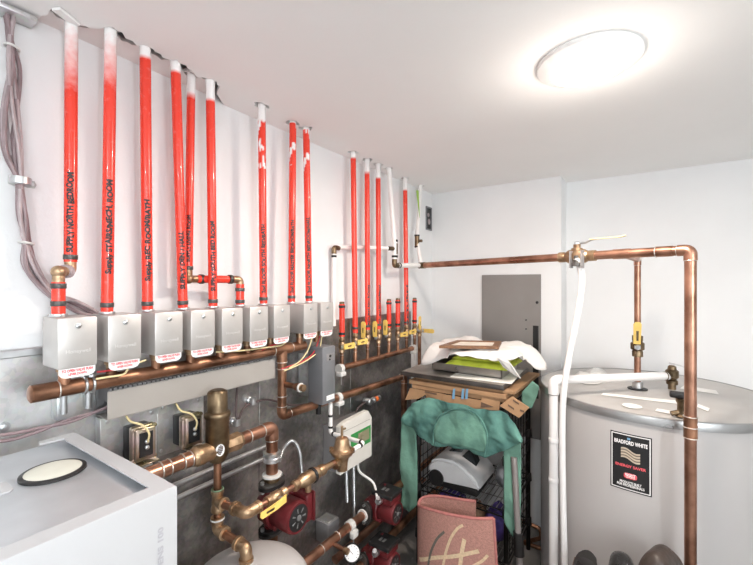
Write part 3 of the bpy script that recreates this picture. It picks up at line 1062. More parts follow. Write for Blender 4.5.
pl_ = at_x(140, 478, XP)
t = thing('main_supply_pipe', 'thick copper pipe from behind the boiler to the brass air separator', 'pipe', (XP, BY1 + 0.03, ZP))
q = BM(); add_tube(q, resample([Vector((XP, BY1 + 0.012, ZP)), Vector((XP, sepc.y - 0.07, ZP))], 0.05), RP, 20); build('pipe_run', q, 'copper', t)
for u in (160, 182):
    y = at_x(u, 460, XP).y
    q = BM(); add_tube(q, [Vector((XP, y, ZP)), Vector((XP, y + 0.022, ZP))], RP * 1.08, 20); build('coupling', q, 'copper', t)
    solder(t, (XP, y, ZP), (0, 1, 0), RP * 1.02); solder(t, (XP, y + 0.024, ZP), (0, 1, 0), RP * 1.02)

pe = at_x(272, 430, XP)
t = thing('pump_feed_pipe', 'thick copper pipe from the separator with an elbow down to the first red pump', 'pipe', (XP, sepc.y + 0.08, ZP))
zfl = zof(272, 476, XP)
copper_run(t, [(XP, sepc.y + 0.072, ZP), (XP, pe.y, ZP), (XP, pe.y, zfl + 0.012)], RP, 'copper', 0.035)
solder(t, (XP, sepc.y + 0.115, ZP), (0, 1, 0), RP)
q = BM(); zc_ = zof(272, 456, XP); add_lathe(q, [(-0.018, 0.024), (-0.016, 0.03), (-0.004, 0.03), (0, 0.026), (0.004, 0.03), (0.016, 0.03), (0.018, 0.024)], (XP, pe.y, zc_), (0, 0, 1), 20); build('strap_clamp', q, 'galv2', t)
q = BM(); add_lathe(q, [(0, 0.026), (0.002, 0.034), (0.008, 0.034), (0.01, 0.024)], (XP, pe.y, zfl), (0, 0, 1), 24); build('gasket_ring', q, 'white_plastic', t)

# ------------------------------------------------------------------ circulator pumps


def pump(c, rot, lb, flange_len=0.085, lid='pump'):
    """local frame: pipe axis Z, motor axis X, terminal box on +Y"""
    t = thing('circulator_pump', lb, 'pump', c, group='dark red circulator pumps', rot=rot)
    ORG[t] = Vector((0, 0, 0))
    q = BM()
    L = flange_len
    add_lathe(q, [(-L + 0.012, 0.026), (-0.05, 0.026), (-0.03, 0.05), (0.03, 0.05), (0.05, 0.026), (L - 0.012, 0.026)], (0, 0, 0), (0, 0, 1), 26)
    add_lathe(q, [(-0.02, 0.05), (0.02, 0.062), (0.04, 0.062), (0.045, 0.058)], (0, 0, 0), (1, 0, 0), 28)
    build('pump_body', q, 'pump', t, local=True)
    q = BM()
    add_lathe(q, [(0.045, 0.050), (0.05, 0.0535), (0.122, 0.0535), (0.130, 0.050), (0.130, 0.042)], (0, 0, 0), (1, 0, 0), 32)
    for a in (45, 135, 225, 315):
        v = Vector((0, math.cos(math.radians(a)), math.sin(math.radians(a)))) * 0.055
        add_cyl(q, Vector((0.035, 0, 0)) + v, Vector((0.062, 0, 0)) + v, 0.0085, 10)
    mt = build('motor_housing', q, 'pump', t, local=True)
    q = BM(); add_lathe(q, [(0.126, 0.0425), (0.131, 0.0425), (0.1315, 0.041)], (0, 0, 0), (1, 0, 0), 32); pl2 = build('rating_plate', q, 'plate', t, local=True)
    q = BM()
    add_lathe(q, [(0.131, 0.010), (0.134, 0.009), (0.1345, 0.002)], (0, 0, 0), (1, 0, 0), 14)
    for k in range(7):
        a = 2 * PI * k / 7
        d = Vector((0, math.cos(a), math.sin(a)))
        e = Vector((0, -math.sin(a), math.cos(a)))
        add_prism(q, [Vector((0.1317, 0, 0)) + d * 0.016 - e * 0.0015, Vector((0.1317, 0, 0)) + d * 0.032 - e * 0.004, Vector((0.1317, 0, 0)) + d * 0.032 + e * 0.002, Vector((0.1317, 0, 0)) + d * 0.016 + e * 0.001], (0.0004, 0, 0))
    build('plate_print', q, 'plate_grey', pl2, local=True, smooth=False)
    q = BM()
    box_mm(q, (0.018, 0.046, -0.048), (0.122, 0.080, 0.048), 0.008, 3)
    tb = build('terminal_box', q, 'pump', t, local=True)
    q = BM()
    box_mm(q, (0.012, 0.078, -0.052), (0.128, 0.100 if lid == 'plate' else 0.086, 0.052), 0.006, 3)
    ld = build('terminal_lid', q, lid if lid != 'pump' else 'pump', t, local=True)
    if lid == 'plate':
        q = BM()
        for k in range(2):
            box_mm(q, (0.05 + k * 0.02, 0.1002, -0.008), (0.062 + k * 0.02, 0.1008, 0.02))
        build('lid_print', q, 'plate_grey', ld, local=True, smooth=False)
        q = BM(); box_mm(q, (0.035, 0.098, -0.034), (0.046, 0.104, -0.022), 0.001, 1); build('speed_switch', q, 'pump', ld, local=True)
    for s in (-1, 1):
        q = BM()
        pts = []
        for k in range(28):
            a = 2 * PI * k / 28
            rr = 0.034 + 0.018 * abs(math.cos(a)) ** 3
            pts.append(Vector((math.sin(a) * rr, math.cos(a) * rr, s * (L - 0.016))))
        add_prism(q, pts, (0, 0, s * 0.011))
        build('flange', q, 'black', t, local=True)
        q = BM()
        add_prism(q, [p * 1.0 + Vector((0, 0, s * 0.012)) for p in pts], (0, 0, s * 0.009))
        build('flange', q, 'band', t, local=True)
        for sy in (-1, 1):
            q = BM(); add_cyl(q, (0, sy * 0.042, s * (L - 0.026)), (0, sy * 0.042, s * (L + 0.014)), 0.0065, 8); build('flange_bolt', q, 'steel', t, local=True)
    return t


pz1 = 0.722
L1 = zfl - pz1 - 0.004
pump((XP, pe.y, pz1), (0, 0, 0), 'upper red pump with black round rating plate, hung below the main copper elbow', flange_len=0.085)
q = BM(); add_cyl(q, (XP, pe.y, pz1 + 0.085), (XP, pe.y, zfl), 0.028); tag(build('flange_spacer', q, 'bronze'), 'bronze flange spacer on top of the upper red pump', 'pipe fitting')
t = thing('pump_drop_pipe', 'copper pipe dropping from the upper red pump towards the floor', 'pipe', (XP, pe.y, 0))
copper_run(t, [(XP, pe.y, pz1 - 0.09), (XP, pe.y, 0.52), (0.055, pe.y, 0.52), (0.055, pe.y, 0.002)], RP, 'copper_old', bend=0.03)

# lower pipes along the wall with the two lower pumps
XL = 0.15
y2 = at_x(375, 508, XL).y
z2 = 0.405
t = thing('low_pipe', 'copper pipe running to the middle red pump with white collar', 'pipe', (XL, 1.0, z2), group='copper pipes low on the left wall')
q = BM(); add_tube(q, [Vector((XL, 0.20, z2)), Vector((XL, y2 - 0.095, z2))], 0.0195, 18); build('pipe_run', q, 'copper', t)
ring_part('white_collar', t, Vector((XL, y2 - 0.105, z2)), (0, 1, 0), 0.028, 0.01, 'white_plastic')
for u in (321, 337):
    y = at_x(u, 545, XL).y
    solder(t, (XL, y, z2), (0, 1, 0), 0.0195)
yb_ = at_x(331, 545, XL).y
q = BM(); add_cyl(q, (XL, yb_, z2 - 0.004), (XL + 0.075, yb_, z2 - 0.010), 0.009); build('drain_tee', q, 'copper', t)
q = BM(); add_lathe(q, [(0, 0.009), (0.006, 0.014), (0.022, 0.013), (0.024, 0.009)], (XL + 0.07, yb_, z2 - 0.010), (1, 0, 0), 12); build('drain_cap', q, 'brass', t)
q = BM(); add_tube(q, [Vector((XL, y2 + 0.085, z2)), Vector((XL, 2.5, z2))], 0.0195, 18); build('pipe_run', q, 'copper_old', t)
pump((XL, y2, z2), (PI / 2, 0, 0), 'middle red pump with black lid beside the hanging teal sleeve', lid='plate')
z3, y3 = 0.175, at_x(372, 560, XL).y
t = thing('low_pipe', 'copper pipe along the floor through the lowest red pump', 'pipe', (XL, 1.2, z3), group='copper pipes low on the left wall')
q = BM(); add_tube(q, [Vector((XL, 0.20, z3)), Vector((XL, y3 - 0.085, z3))], 0.0195, 18); build('pipe_run', q, 'copper', t)
q = BM(); add_tube(q, [Vector((XL, y3 + 0.085, z3)), Vector((XL, 2.52, z3))], 0.0195, 18); build('pipe_run', q, 'copper_old', t)
pump((XL, y3, z3), (PI / 2, 0, 0), 'lowest red pump with black lid, at the bottom edge beside the dial gauge', lid='plate')
pa, pb = at_x(335, 560, 0.07), at_x(386, 517, 0.07)
t = thing('low_pipe', 'copper pipe close to the wall passing behind the middle red pump', 'pipe', tuple(pa), group='copper pipes low on the left wall')
q = BM(); add_tube(q, [Vector((0.07, pa.y, pa.z)), Vector((0.07, 2.3, pa.z))], 0.0195, 18); build('pipe_run', q, 'copper', t)

# dial gauge
gc = at_x(352, 553, 0.24)
t = thing('dial_gauge', 'round white dial gauge beside the lower red pumps', 'gauge', tuple(gc))
ga = (CAM - gc); ga.z = 0.1; ga.normalize()
ga = Vector((0.6, -0.55, 0.35)).normalized()
q = BM(); add_lathe(q, [(-0.022, 0.02), (-0.02, 0.035), (0, 0.036), (0.004, 0.034), (0.003, 0.031)], gc, ga, 30); build('case', q, 'plate', t)
q = BM(); add_lathe(q, [(0.001, 0.031), (0.0036, 0.031), (0.004, 0.030)], gc, ga, 30); fc = build('dial_face', q, 'label_white', t)
gu = Vector((0, 0, 1)); gu = (gu - ga * gu.dot(ga)).normalized(); gw = ga.cross(gu) * -1
q = BM()
for k in range(11):
    a = math.radians(-135 + 27 * k)
    d = gu * math.cos(a) + gw * math.sin(a)
    e = ga.cross(d)
    add_prism(q, [gc + ga * 0.0042 + d * 0.022 - e * 0.0007, gc + ga * 0.0042 + d * 0.028 - e * 0.0007, gc + ga * 0.0042 + d * 0.028 + e * 0.0007, gc + ga * 0.0042 + d * 0.022 + e * 0.0007], ga * 0.0004)
d = (gu * 0.7 - gw * 0.6).normalized(); e = ga.cross(d)
add_prism(q, [gc + ga * 0.0046 - d * 0.006 - e * 0.001, gc + ga * 0.0046 + d * 0.021 - e * 0.0004, gc + ga * 0.0046 + d * 0.021 + e * 0.0004, gc + ga * 0.0046 - d * 0.006 + e * 0.001], ga * 0.0006)
build('needle_and_marks', q, 'ink', fc, smooth=False)
q = BM(); add_cyl(q, gc - ga * 0.02, gc - ga * 0.07, 0.008); build('stem', q, 'brass', t)

# small grey junction box and pipe strap near the low pipes
j0 = at_x(334, 515, 0.12); j1 = at_x(345, 515, 0.12)
t = thing('junction_box', 'small grey steel junction box on the wall above the low copper pipes', 'junction box', (0.011, j0.y, 0.33))
q = BM(); box_mm(q, (0.011, j0.y, 0.33), (0.085, j0.y + 0.075, 0.425), 0.003); build('box_body', q, 'slate_lt', t)
q = BM(); box_mm(q, (0.085, j0.y + 0.002, 0.332), (0.088, j0.y + 0.073, 0.423), 0.001, 1); build('cover_plate', q, 'slate', t)
q = BM(); box_mm(q, (0.02, j0.y + 0.01, 0.425), (0.08, j0.y + 0.065, 0.428), 0.001, 1); build('top_plate', q, 'galv2', t)
ph = at_x(350, 530, XL)
t = thing('pipe_hanger', 'white plastic hanger around the low copper pipe before the middle pump', 'pipe hanger', (XL, ph.y, z2 - 0.05), group='white plastic pipe hangers')
q = BM(); add_tube(q, [Vector((XL, ph.y - 0.014, z2)), Vector((XL, ph.y + 0.014, z2))], 0.0245, 20); box_mm(q, (XL + 0.01, ph.y - 0.02, z2 - 0.045), (XL + 0.035, ph.y + 0.02, z2 - 0.012), 0.006); build('strap', q, 'white_plastic', t)
q = BM(); add_cyl(q, (XL + 0.02, ph.y, z2 - 0.04), (XL + 0.02, ph.y, z2 - 0.09), 0.003, 8); build('pin', q, 'steel', t)

# ------------------------------------------------------------------ expansion tank branch
dn = at_x(212.5, 480, XP)
ysb = sepc.y
zt = zof(213, 503, XP)
zb = zof(211, 533, XP)
XE = 0.306
t = thing('expansion_branch', 'copper and brass branch pipe below the separator with two elbows to the grey tank', 'pipe', (XP, ysb, zb))
q = BM(); add_cyl(q, (XP, ysb, 0.962), (XP, ysb, zb + 0.01), 0.0115); build('pipe_run', q, 'copper_old', t)
q = BM(); add_lathe(q, [(zt - 0.035, 0.015), (zt - 0.03, 0.019), (zt - 0.02, 0.019), (zt - 0.012, 0.0165), (zt + 0.02, 0.0165), (zt + 0.026, 0.019), (zt + 0.034, 0.019), (zt + 0.036, 0.013)], (XP, ysb, 0), (0, 0, 1), 18)
add_lathe(q, [(0, 0.016), (0.022, 0.0165), (0.026, 0.019), (0.034, 0.019), (0.036, 0.014)], (XP, ysb, zt), (1, 0, 0), 18)
build('tee', q, 'brass', t)
q = BM(); add_torus(q, (XP, ysb, zt + 0.036), (0, 0, 1), 0.0165, 0.0025); build('green_corroded_ring', q, 'verdigris', t)
q = BM(); add_tube(q, fillet([Vector((XP, ysb, zb + 0.02)), Vector((XP, ysb, zb)), Vector((XE, ysb, zb - 0.006)), Vector((XE, ysb, zb - 0.06))], 0.024), 0.0125, 16); build('lower_pipe', q, 'copper_old', t)
for P_, da, db in ((Vector((XP, ysb, zb)), Vector((0, 0, 1)), Vector((1, 0, 0))), (Vector((XE, ysb, zb - 0.006)), Vector((-1, 0, 0)), Vector((0, 0, -1)))):
    q = BM(); add_tube(q, fillet([P_ + da * 0.034, P_, P_ + db * 0.034], 0.022), 0.0172, 18)
    for d in (da, db):
        add_lathe(q, [(-0.006, 0.0172), (-0.005, 0.0205), (0.005, 0.0205), (0.006, 0.0172)], P_ + d * 0.034, d, 20)
    build('elbow', q, 'brass', t)
ring_part('white_sealed_ring', t, Vector((XP, ysb, zb + 0.034)), (0, 0, 1), 0.021, 0.006, 'white_plastic')
ring_part('white_sealed_ring', t, Vector((XE, ysb, zb - 0.052)), (0, 0, 1), 0.0185, 0.012, 'white_plastic')

ZTK = zb - 0.050
q = BM()
RT = 0.170
CT = Vector((XE + 0.005, ysb + 0.008, 0))
prof = [(0.02, 0.09), (0.02, 0.10), (0.06, RT), (ZTK - 0.075, RT), (ZTK - 0.055, RT * 0.985), (ZTK - 0.035, RT * 0.9), (ZTK - 0.018, RT * 0.72), (ZTK - 0.006, RT * 0.45), (ZTK, RT * 0.15), (ZTK, 0.001)]
t = thing('expansion_tank', 'pale grey domed expansion tank at the bottom edge right of the boiler', 'tank', (CT.x, CT.y, 0))
add_lathe(q, prof, CT, (0, 0, 1), 48); build('shell', q, 'exp', t)
q = BM(); add_lathe(q, [(0, 0.10), (0.02, 0.10), (0.022, 0.095)], CT, (0, 0, 1), 36); build('base_ring', q, 'black', t)

# ------------------------------------------------------------------ fill line: elbow, yellow valve, backflow preventer, reducer
ZFL = zt + 0.004
t = thing('fill_line', 'copper fill pipe with a bronze elbow running along before the upper red pump', 'pipe', (XE, ysb, ZFL))
yp = at_x(342, 458, XE).y
q = BM(); add_cyl(q, (XP + 0.034, ysb, zt), (XE - 0.02, ysb, ZFL), 0.0125); add_tube(q, [Vector((XE, ysb + 0.02, ZFL)), Vector((XE, yp - 0.04, ZFL))], 0.0098, 16); build('pipe_run', q, 'copper', t)
P_ = Vector((XE, ysb, ZFL))
q = BM(); add_tube(q, fillet([P_ + Vector((-0.05, 0, 0)), P_, P_ + Vector((0, 0.042, 0))], 0.026), 0.0168, 18)
add_lathe(q, [(-0.007, 0.0168), (-0.006, 0.020), (0.005, 0.020), (0.006, 0.0168)], P_ + Vector((-0.05, 0, 0)), (-1, 0, 0), 20)
add_lathe(q, [(-0.007, 0.0168), (-0.006, 0.0185), (0.005, 0.0185), (0.006, 0.012)], P_ + Vector((0, 0.042, 0)), (0, 1, 0), 20)
build('elbow', q, 'brass', t)
yv = at_x(276, 487, XE).y
t = thing('ball_valve', 'brass ball valve with yellow lever on the fill pipe in front of the upper pump', 'valve', (XE, yv, ZFL))
q = BM(); add_lathe(q, [(-0.04, 0.011), (-0.038, 0.0155), (-0.024, 0.0155), (-0.02, 0.014), (-0.012, 0.018), (0.012, 0.018), (0.02, 0.014), (0.024, 0.0155), (0.038, 0.0155), (0.04, 0.011)], (XE, yv, ZFL), (0, 1, 0), 16); build('valve_body', q, 'brass', t)
q = BM(); add_cyl(q, (XE, yv, ZFL), (XE + 0.034, yv, ZFL), 0.007, 10); add_lathe(q, [(0, 0.010), (0.006, 0.010)], (XE + 0.026, yv, ZFL), (1, 0, 0), 6); build('stem', q, 'steel', t)
q = BM()
add_prism(q, [(XE + 0.031, yv + 0.012, ZFL + 0.012), (XE + 0.031, yv + 0.012, ZFL - 0.012), (XE + 0.036, yv - 0.03, ZFL - 0.014), (XE + 0.036, yv - 0.085, ZFL - 0.016), (XE + 0.036, yv - 0.092, ZFL - 0.008), (XE + 0.036, yv - 0.09, ZFL + 0.004), (XE + 0.036, yv - 0.03, ZFL + 0.008)], (0.003, 0, 0))
build('lever', q, 'yellow', t, smooth=False)
q = BM(); box_mm(q, (XE + 0.0392, yv - 0.07, ZFL - 0.008), (XE + 0.0396, yv - 0.04, ZFL - 0.002)); build('lever_print', q, 'bronze', t, smooth=False)
yb0 = at_x(306, 468, XE).y
t = thing('backflow_preventer', 'cast brass backflow preventer with black band on the fill pipe', 'valve', (XE, yb0, ZFL))
q = BM(); add_lathe(q, [(-0.062, 0.012), (-0.058, 0.018), (-0.042, 0.018), (-0.036, 0.015), (-0.02, 0.0225), (0.02, 0.0235), (0.028, 0.0225)], (XE, yb0, ZFL), (0, 1, 0), 10); build('inlet_body', q, 'brass', t)
q = BM(); add_lathe(q, [(0.036, 0.0225), (0.05, 0.0225), (0.062, 0.017), (0.07, 0.020), (0.085, 0.020), (0.09, 0.014), (0.11, 0.012), (0.13, 0.012)], (XE, yb0, ZFL), (0, 1, 0), 16); build('outlet_body', q, 'brass', t)
q = BM(); add_lathe(q, [(0.026, 0.024), (0.028, 0.026), (0.036, 0.026), (0.038, 0.024)], (XE, yb0, ZFL), (0, 1, 0), 20); build('black_band', q, 'black', t)
q = BM(); add_cyl(q, (XE, yb0 + 0.01, ZFL - 0.015), (XE, yb0 + 0.01, ZFL - 0.045), 0.011, 12); build('vent_port', q, 'brass', t)

PR = Vector((XE, yp, ZFL + 0.004))
t = thing('pressure_reducer', 'bell shaped brass pressure reducing valve in front of the white control box', 'valve', tuple(PR))
q = BM(); add_lathe(q, [(-0.05, 0.012), (-0.048, 0.020), (-0.02, 0.022), (0.0, 0.026), (0.012, 0.040), (0.022, 0.044)], PR, (0, 0, 1), 24)
add_lathe(q, [(0.018, 0.013), (0.028, 0.019), (0.045, 0.019), (0.047, 0.012)], PR + Vector((0, 0, -0.012)), (0, -1, 0), 8)
add_lathe(q, [(0.018, 0.013), (0.032, 0.017), (0.045, 0.017), (0.05, 0.011)], PR + Vector((0, 0, 0.004)), (0, 1, 0), 8)
build('lower_body', q, 'brass', t)
q = BM(); add_lathe(q, [(0.023, 0.046), (0.028, 0.047), (0.031, 0.036), (0.036, 0.031), (0.066, 0.026), (0.074, 0.021), (0.077, 0.012)], PR, (0, 0, 1), 28); build('bell', q, 'brass', t)
for k in range(4):
    a = 2 * PI * k / 4 + 0.5
    q = BM(); add_lathe(q, [(0.020, 0.007), (0.036, 0.007), (0.038, 0.004)], PR + Vector((math.cos(a) * 0.042, math.sin(a) * 0.042, 0)), (0, 0, 1), 8); build('bell_screw', q, 'brass', t)
q = BM(); add_cyl(q, PR + Vector((0, 0, 0.074)), PR + Vector((0, 0, 0.118)), 0.0052, 10); box_mm(q, PR + Vector((-0.003, 0.0, 0.10)), PR + Vector((0.003, 0.022, 0.107)), 0.001, 1); build('adjusting_screw', q, 'brass', t)

# small white tubes of the fill line
A = at_x(330.5, 433, 0.13); Bq = at_x(366, 444.5, 0.33)
Bq = Vector((0.33, A.y + 0.10, PR.z + 0.016))
A2 = Vector((0.13, A.y, A.z))
Bq = at_x(364, 443, XE + 0.02)
t = thing('fill_tube', 'white tubing with black crimp bands looping past the control box to the reducer', 'tube', tuple(A2))
q = BM(); add_tube(q, fillet([Vector((0.13, A.y, A.z + 0.13)), A2, Bq, PR + Vector((0, 0.045, 0.004))], 0.014), 0.0088, 14); build('tube_run', q, 'white_pex', t)
for c, ax in ((A2 + Vector((0, 0, 0.026)), (0, 0, 1)), (A2.lerp(Bq, 0.10), Bq - A2), (A2.lerp(Bq, 0.92), Bq - A2), (Bq.lerp(PR + Vector((0, 0.045, 0.004)), 0.25), Bq - PR), (Bq.lerp(PR + Vector((0, 0.045, 0.004)), 0.85), Bq - PR), (A2 + Vector((0, 0, 0.075)), (0, 0, 1))):
    ring_part('crimp_band', t, c, ax, 0.0102, 0.009, 'black')

# ------------------------------------------------------------------ relay cover and control box
XQ = 0.16
qa, qb = at_x(322.6, 370, XQ), at_x(335.4, 370, XQ)
t = thing('relay_cover', 'tall slate grey relay cover with small black window below the last valve box', 'control box', (0.083, qa.y, 1.0))
q = BM(); box_mm(q, (0.078, qa.y, 1.0), (XQ, qb.y, 1.238), 0.004); ss = build('cover', q, 'slate', t)
q = BM(); box_mm(q, (XQ, qa.y + 0.022, 1.178), (XQ + 0.002, qb.y - 0.006, 1.208), 0.001, 1); build('window', q, 'slate_lt', ss)
q = BM(); add_cyl(q, (XQ + 0.002, qa.y + 0.045, 1.198), (XQ + 0.004, qa.y + 0.045, 1.198), 0.006, 12); add_cyl(q, (XQ + 0.002, qa.y + 0.042, 1.184), (XQ + 0.004, qa.y + 0.042, 1.184), 0.004, 12); build('dial', q, 'black', ss)
q = BM(); box_mm(q, (XQ, qa.y + 0.024, 1.014), (XQ + 0.001, qb.y - 0.008, 1.034)); lb_ = build('rating_label', q, 'label_white', ss, smooth=False)
q = BM(); add_text(q, 'Honeywell', 0.008, (XQ + 0.0014, qa.y + 0.027, 1.021), (0, 1, 0), (0, 0, 1), fit=0.040); build('label_print', q, 'grey_print', lb_, smooth=False, normals=False)
q = BM(); box_mm(q, (0.011, qa.y + 0.01, 1.02), (0.078, qb.y - 0.005, 1.20), 0.002); build('back_box', q, 'galv2', t)
q = BM(); add_cyl(q, (0.11, qa.y + 0.03, 1.002), (0.11, qa.y + 0.03, 0.95), 0.011, 12); build('cable_gland', q, 'black', t)

XK = 0.12
k0, k1 = at_x(340.6, 421, XK), at_x(372, 418, XK)
KZ0, KZ1 = 0.635, 0.862
t = thing('control_box', 'off white control box with green label on the wall behind the brass reducer', 'control box', (0.011, k0.y, KZ0))
q = BM()
y0, y1 = k0.y, k1.y
ply = [(y0, KZ0), (y1, KZ0), (y1, KZ1 - 0.03), (y1 - 0.03, KZ1 + 0.01), (y0 + 0.05, KZ1 + 0.005), (y0, KZ1 - 0.006)]
add_prism(q, [(XK - 0.03, a, z) for a, z in ply], (0.03, 0, 0))
bmesh.ops.bevel(q, geom=list(q.edges), offset=0.004, segments=2, affect='EDGES')
fc = build('front_cover', q, 'ctrl', t)
q = BM(); box_mm(q, (0.011, y0 + 0.004, KZ0 + 0.004), (XK - 0.03, y1 - 0.004, KZ1 - 0.02), 0.003); build('wiring_base', q, 'slate_lt', t)
g0, g1 = y0 + 0.075, y1 - 0.012
q = BM(); box_mm(q, (XK, g0, 0.712), (XK + 0.001, g1, 0.796)); gl = build('green_label', q, 'green', fc, smooth=False)
q = BM(); box_mm(q, (XK + 0.001, g0 + 0.055, 0.732), (XK + 0.002, g1 - 0.015, 0.784)); build('display_window', q, 'khaki', fc, smooth=False)
q = BM(); box_mm(q, (XK, y0 + 0.01, 0.825), (XK + 0.0008, y1 - 0.02, 0.827)); build('cover_groove', q, 'duct', fc, smooth=False)
# conduits under the control box
for i, (u, lb) in enumerate(((346, 'ribbed steel conduit dropping from the control box, left one'), (353.5, 'ribbed steel conduit dropping from the control box, right one'))):
    p0 = at_x(u, 470, 0.07)
    path = resample([Vector((0.07, p0.y, KZ0 + 0.003)), Vector((0.07, p0.y + 0.01, 0.45 if i == 0 else 0.30))], 0.004)
    q = BM(); add_tube(q, path, [0.0085 if k % 2 else 0.0068 for k in range(len(path))], 10)
    tag(build('flexible_conduit', q, 'steel'), lb, 'conduit', 'ribbed conduits')
q = BM(); pA = at_x(357.5, 468, 0.09)
m0 = Vector((XL + 0.07, y2 - 0.08, z2 + 0.075))
add_tube(q, catmull([Vector((0.09, pA.y, KZ0 + 0.003)), Vector((0.10, pA.y + 0.005, 0.58)), Vector((0.15, pA.y + 0.05, 0.52)), m0]), 0.006, 10)
tag(build('pump_cable', q, 'white_pex'), 'white cable curving from the control box to the middle red pump', 'cable')
for (yy, zz, lb) in ((y2, z2, 'zinc elbow connector on the side of the middle red pump'), (y3, z3, 'zinc elbow connector on the side of the lowest red pump')):
    q = BM(); c0 = Vector((XL + 0.07, yy - 0.052, zz + 0.064))
    add_lathe(q, [(0, 0.011), (0.01, 0.013), (0.016, 0.013), (0.03, 0.016), (0.036, 0.012)], c0, (0, -0.75, 0.35), 14)
    add_cyl(q, c0 + Vector((0, -0.022, 0.012)), c0 + Vector((0.012, -0.045, 0.04)), 0.010, 12)
    tag(build('conduit_connector', q, 'steel'), lb, 'connector', 'zinc conduit connectors')
# junction cluster above the control box
jc = at_x(372, 402, 0.06)
t = thing('wire_connector', 'zinc box connector with orange plug on the wall above the control box', 'connector', (0.011, jc.y, jc.z))
q = BM(); add_lathe(q, [(0, 0.016), (0.02, 0.018), (0.04, 0.018), (0.045, 0.012)], (0.011, jc.y, jc.z), (1, 0, 0), 16); add_lathe(q, [(0, 0.012), (0.03, 0.012), (0.033, 0.016), (0.045, 0.016)], (0.045, jc.y - 0.005, jc.z), (0, 1, 0), 14); build('connector_body', q, 'steel', t)
q = BM(); add_lathe(q, [(0, 0.0145), (0.022, 0.0145)], (0.045, jc.y + 0.045, jc.z), (0, 1, 0), 14); build('orange_plug', q, 'orange', t)
q = BM(); add_lathe(q, [(0, 0.0155), (0.022, 0.0155), (0.024, 0.01)], (0.045, jc.y + 0.068, jc.z), (0, 1, 0), 14); build('end_nut', q, 'steel', t)
q = BM(); add_tube(q, catmull([Vector((0.03, jc.y - 0.02, jc.z)), Vector((0.03, jc.y - 0.09, jc.z - 0.02)), Vector((0.03, jc.y - 0.12, jc.z - 0.08)), Vector((0.05, jc.y - 0.10, KZ1 - 0.02))]), 0.005, 10); build('lead_cable', q, 'dark_cable', t)

# silver rails behind the piping
for (a, b4, lb) in (((172, 484), (263, 449), 'silver conduit rail low on the left wall, upper of the pair'), ((176, 497), (265, 459), 'silver conduit rail low on the left wall, lower of the pair')):
    A, B5 = at_x(*a, 0.035), at_x(*b4, 0.035)
    q = BM(); add_tube(q, [Vector((0.035, A.y - 0.08, (A.z + B5.z) / 2)), Vector((0.035, B5.y + 0.05, (A.z + B5.z) / 2))], 0.0085, 14)
    tag(build('conduit_rail', q, 'steel'), lb, 'conduit', 'silver conduit rails')
# flexible grey conduit beside first pump
q = BM()
path = resample(catmull([at_x(279, 462, 0.10), at_x(284, 448, 0.10), at_x(292, 441, 0.10), at_x(299, 450, 0.10), at_x(301.5, 470, 0.10), at_x(303, 500, 0.10)], 8), 0.004)
add_tube(q, path, [0.0075 if k % 2 else 0.006 for k in range(len(path))], 10)
tag(build('flexible_conduit', q, 'steel'), 'ribbed grey conduit arching beside the upper red pump', 'conduit', 'ribbed conduits')
# thin dark cable across to the relay cover with clips
q = BM()
add_tube(q, catmull([at_x(238, 375, .03), at_x(236, 408, .03), at_x(238, 420, .04), at_x(244, 408, .035), at_x(255, 402, .03), at_x(270, 400, .03), at_x(290, 405, .03), at_x(308, 404, .05), at_x(316, 402, .10)], 7), 0.0042, 8)
tag(build('sensor_cable', q, 'dark_cable'), 'thin dark cable clipped to the galvanized sheet behind the copper drop', 'cable')
for (u, v, lb) in ((236, 422, 'zinc cable clamp just above the separator union nut'), (252, 401, 'zinc cable clamp on the sheet between separator and copper drop')):
    c = at_x(u, v, 0.03)
    q = BM(); add_lathe(q, [(0, 0.014), (0.012, 0.014), (0.014, 0.011), (0.022, 0.011)], (0.0105, c.y, c.z), (1, 0, 0), 16)
    add_lathe(q, [(-0.012, 0.012), (0.012, 0.012)], (0.035, c.y, c.z), (0, 0, 1), 12)
    tag(build('cable_clamp', q, 'steel'), lb, 'clamp', 'zinc cable clamps')

# ------------------------------------------------------------------ wiring under the valve boxes
wires = [('wire_cream', [(96, 379), (108, 377), (124, 374), (130, 366), (146, 360)], 0.135, 'cream wire looping between the first and third valve boxes'),
         ('wire_red', [(97, 372), (106, 371), (118, 369), (126, 367)], 0.128, 'red wire under the second valve box'),
         ('wire_cream', [(216, 352), (238, 351), (262, 348), (282, 345), (288, 338)], 0.135, 'cream wire running below the fifth to seventh valve boxes'),
         ('wire_cream', [(322, 336), (319, 350), (309, 359), (296, 366), (284, 371)], 0.12, 'cream wire curving down from the last valve box'),
         ('wire_red', [(320, 336), (314, 352), (303, 361), (290, 366), (281, 369)], 0.115, 'red wire curving down from the last valve box'),
         ('wire_cream', [(312, 338), (308, 350), (300, 361), (289, 368)], 0.118, 'cream wire curving down from the eighth valve box'),
         ('wire_red', [(262, 350), (270, 346), (280, 343), (288, 340)], 0.128, 'red wire behind the seventh valve box tag'),
         ]
for m, px, x, lb in wires:
    q = BM(); add_tube(q, catmull([at_x(u, v, x) for u, v in px]), 0.0026 if m != 'dark_cable' else 0.004, 8)
    tag(build('valve_wire', q, m), lb, 'wire', 'wires under the valve boxes')
for k, off in enumerate((0, 6)):
    q = BM(); add_tube(q, catmull([at_x(-25, 437 + off, 0.03), at_x(10, 434 + off, 0.03), at_x(40, 428 + off * .5, 0.035), at_x(70, 422 - off * 0.6, 0.045), at_x(95, 412, 0.05), at_x(115, 404, 0.055)]), 0.0042, 8)
    tag(build('control_cable', q, 'cable'), ('mauve cable from the left edge into the wire duct, upper of two', 'mauve cable from the left edge into the wire duct, lower of two')[k], 'cable', 'cables entering the wire duct')
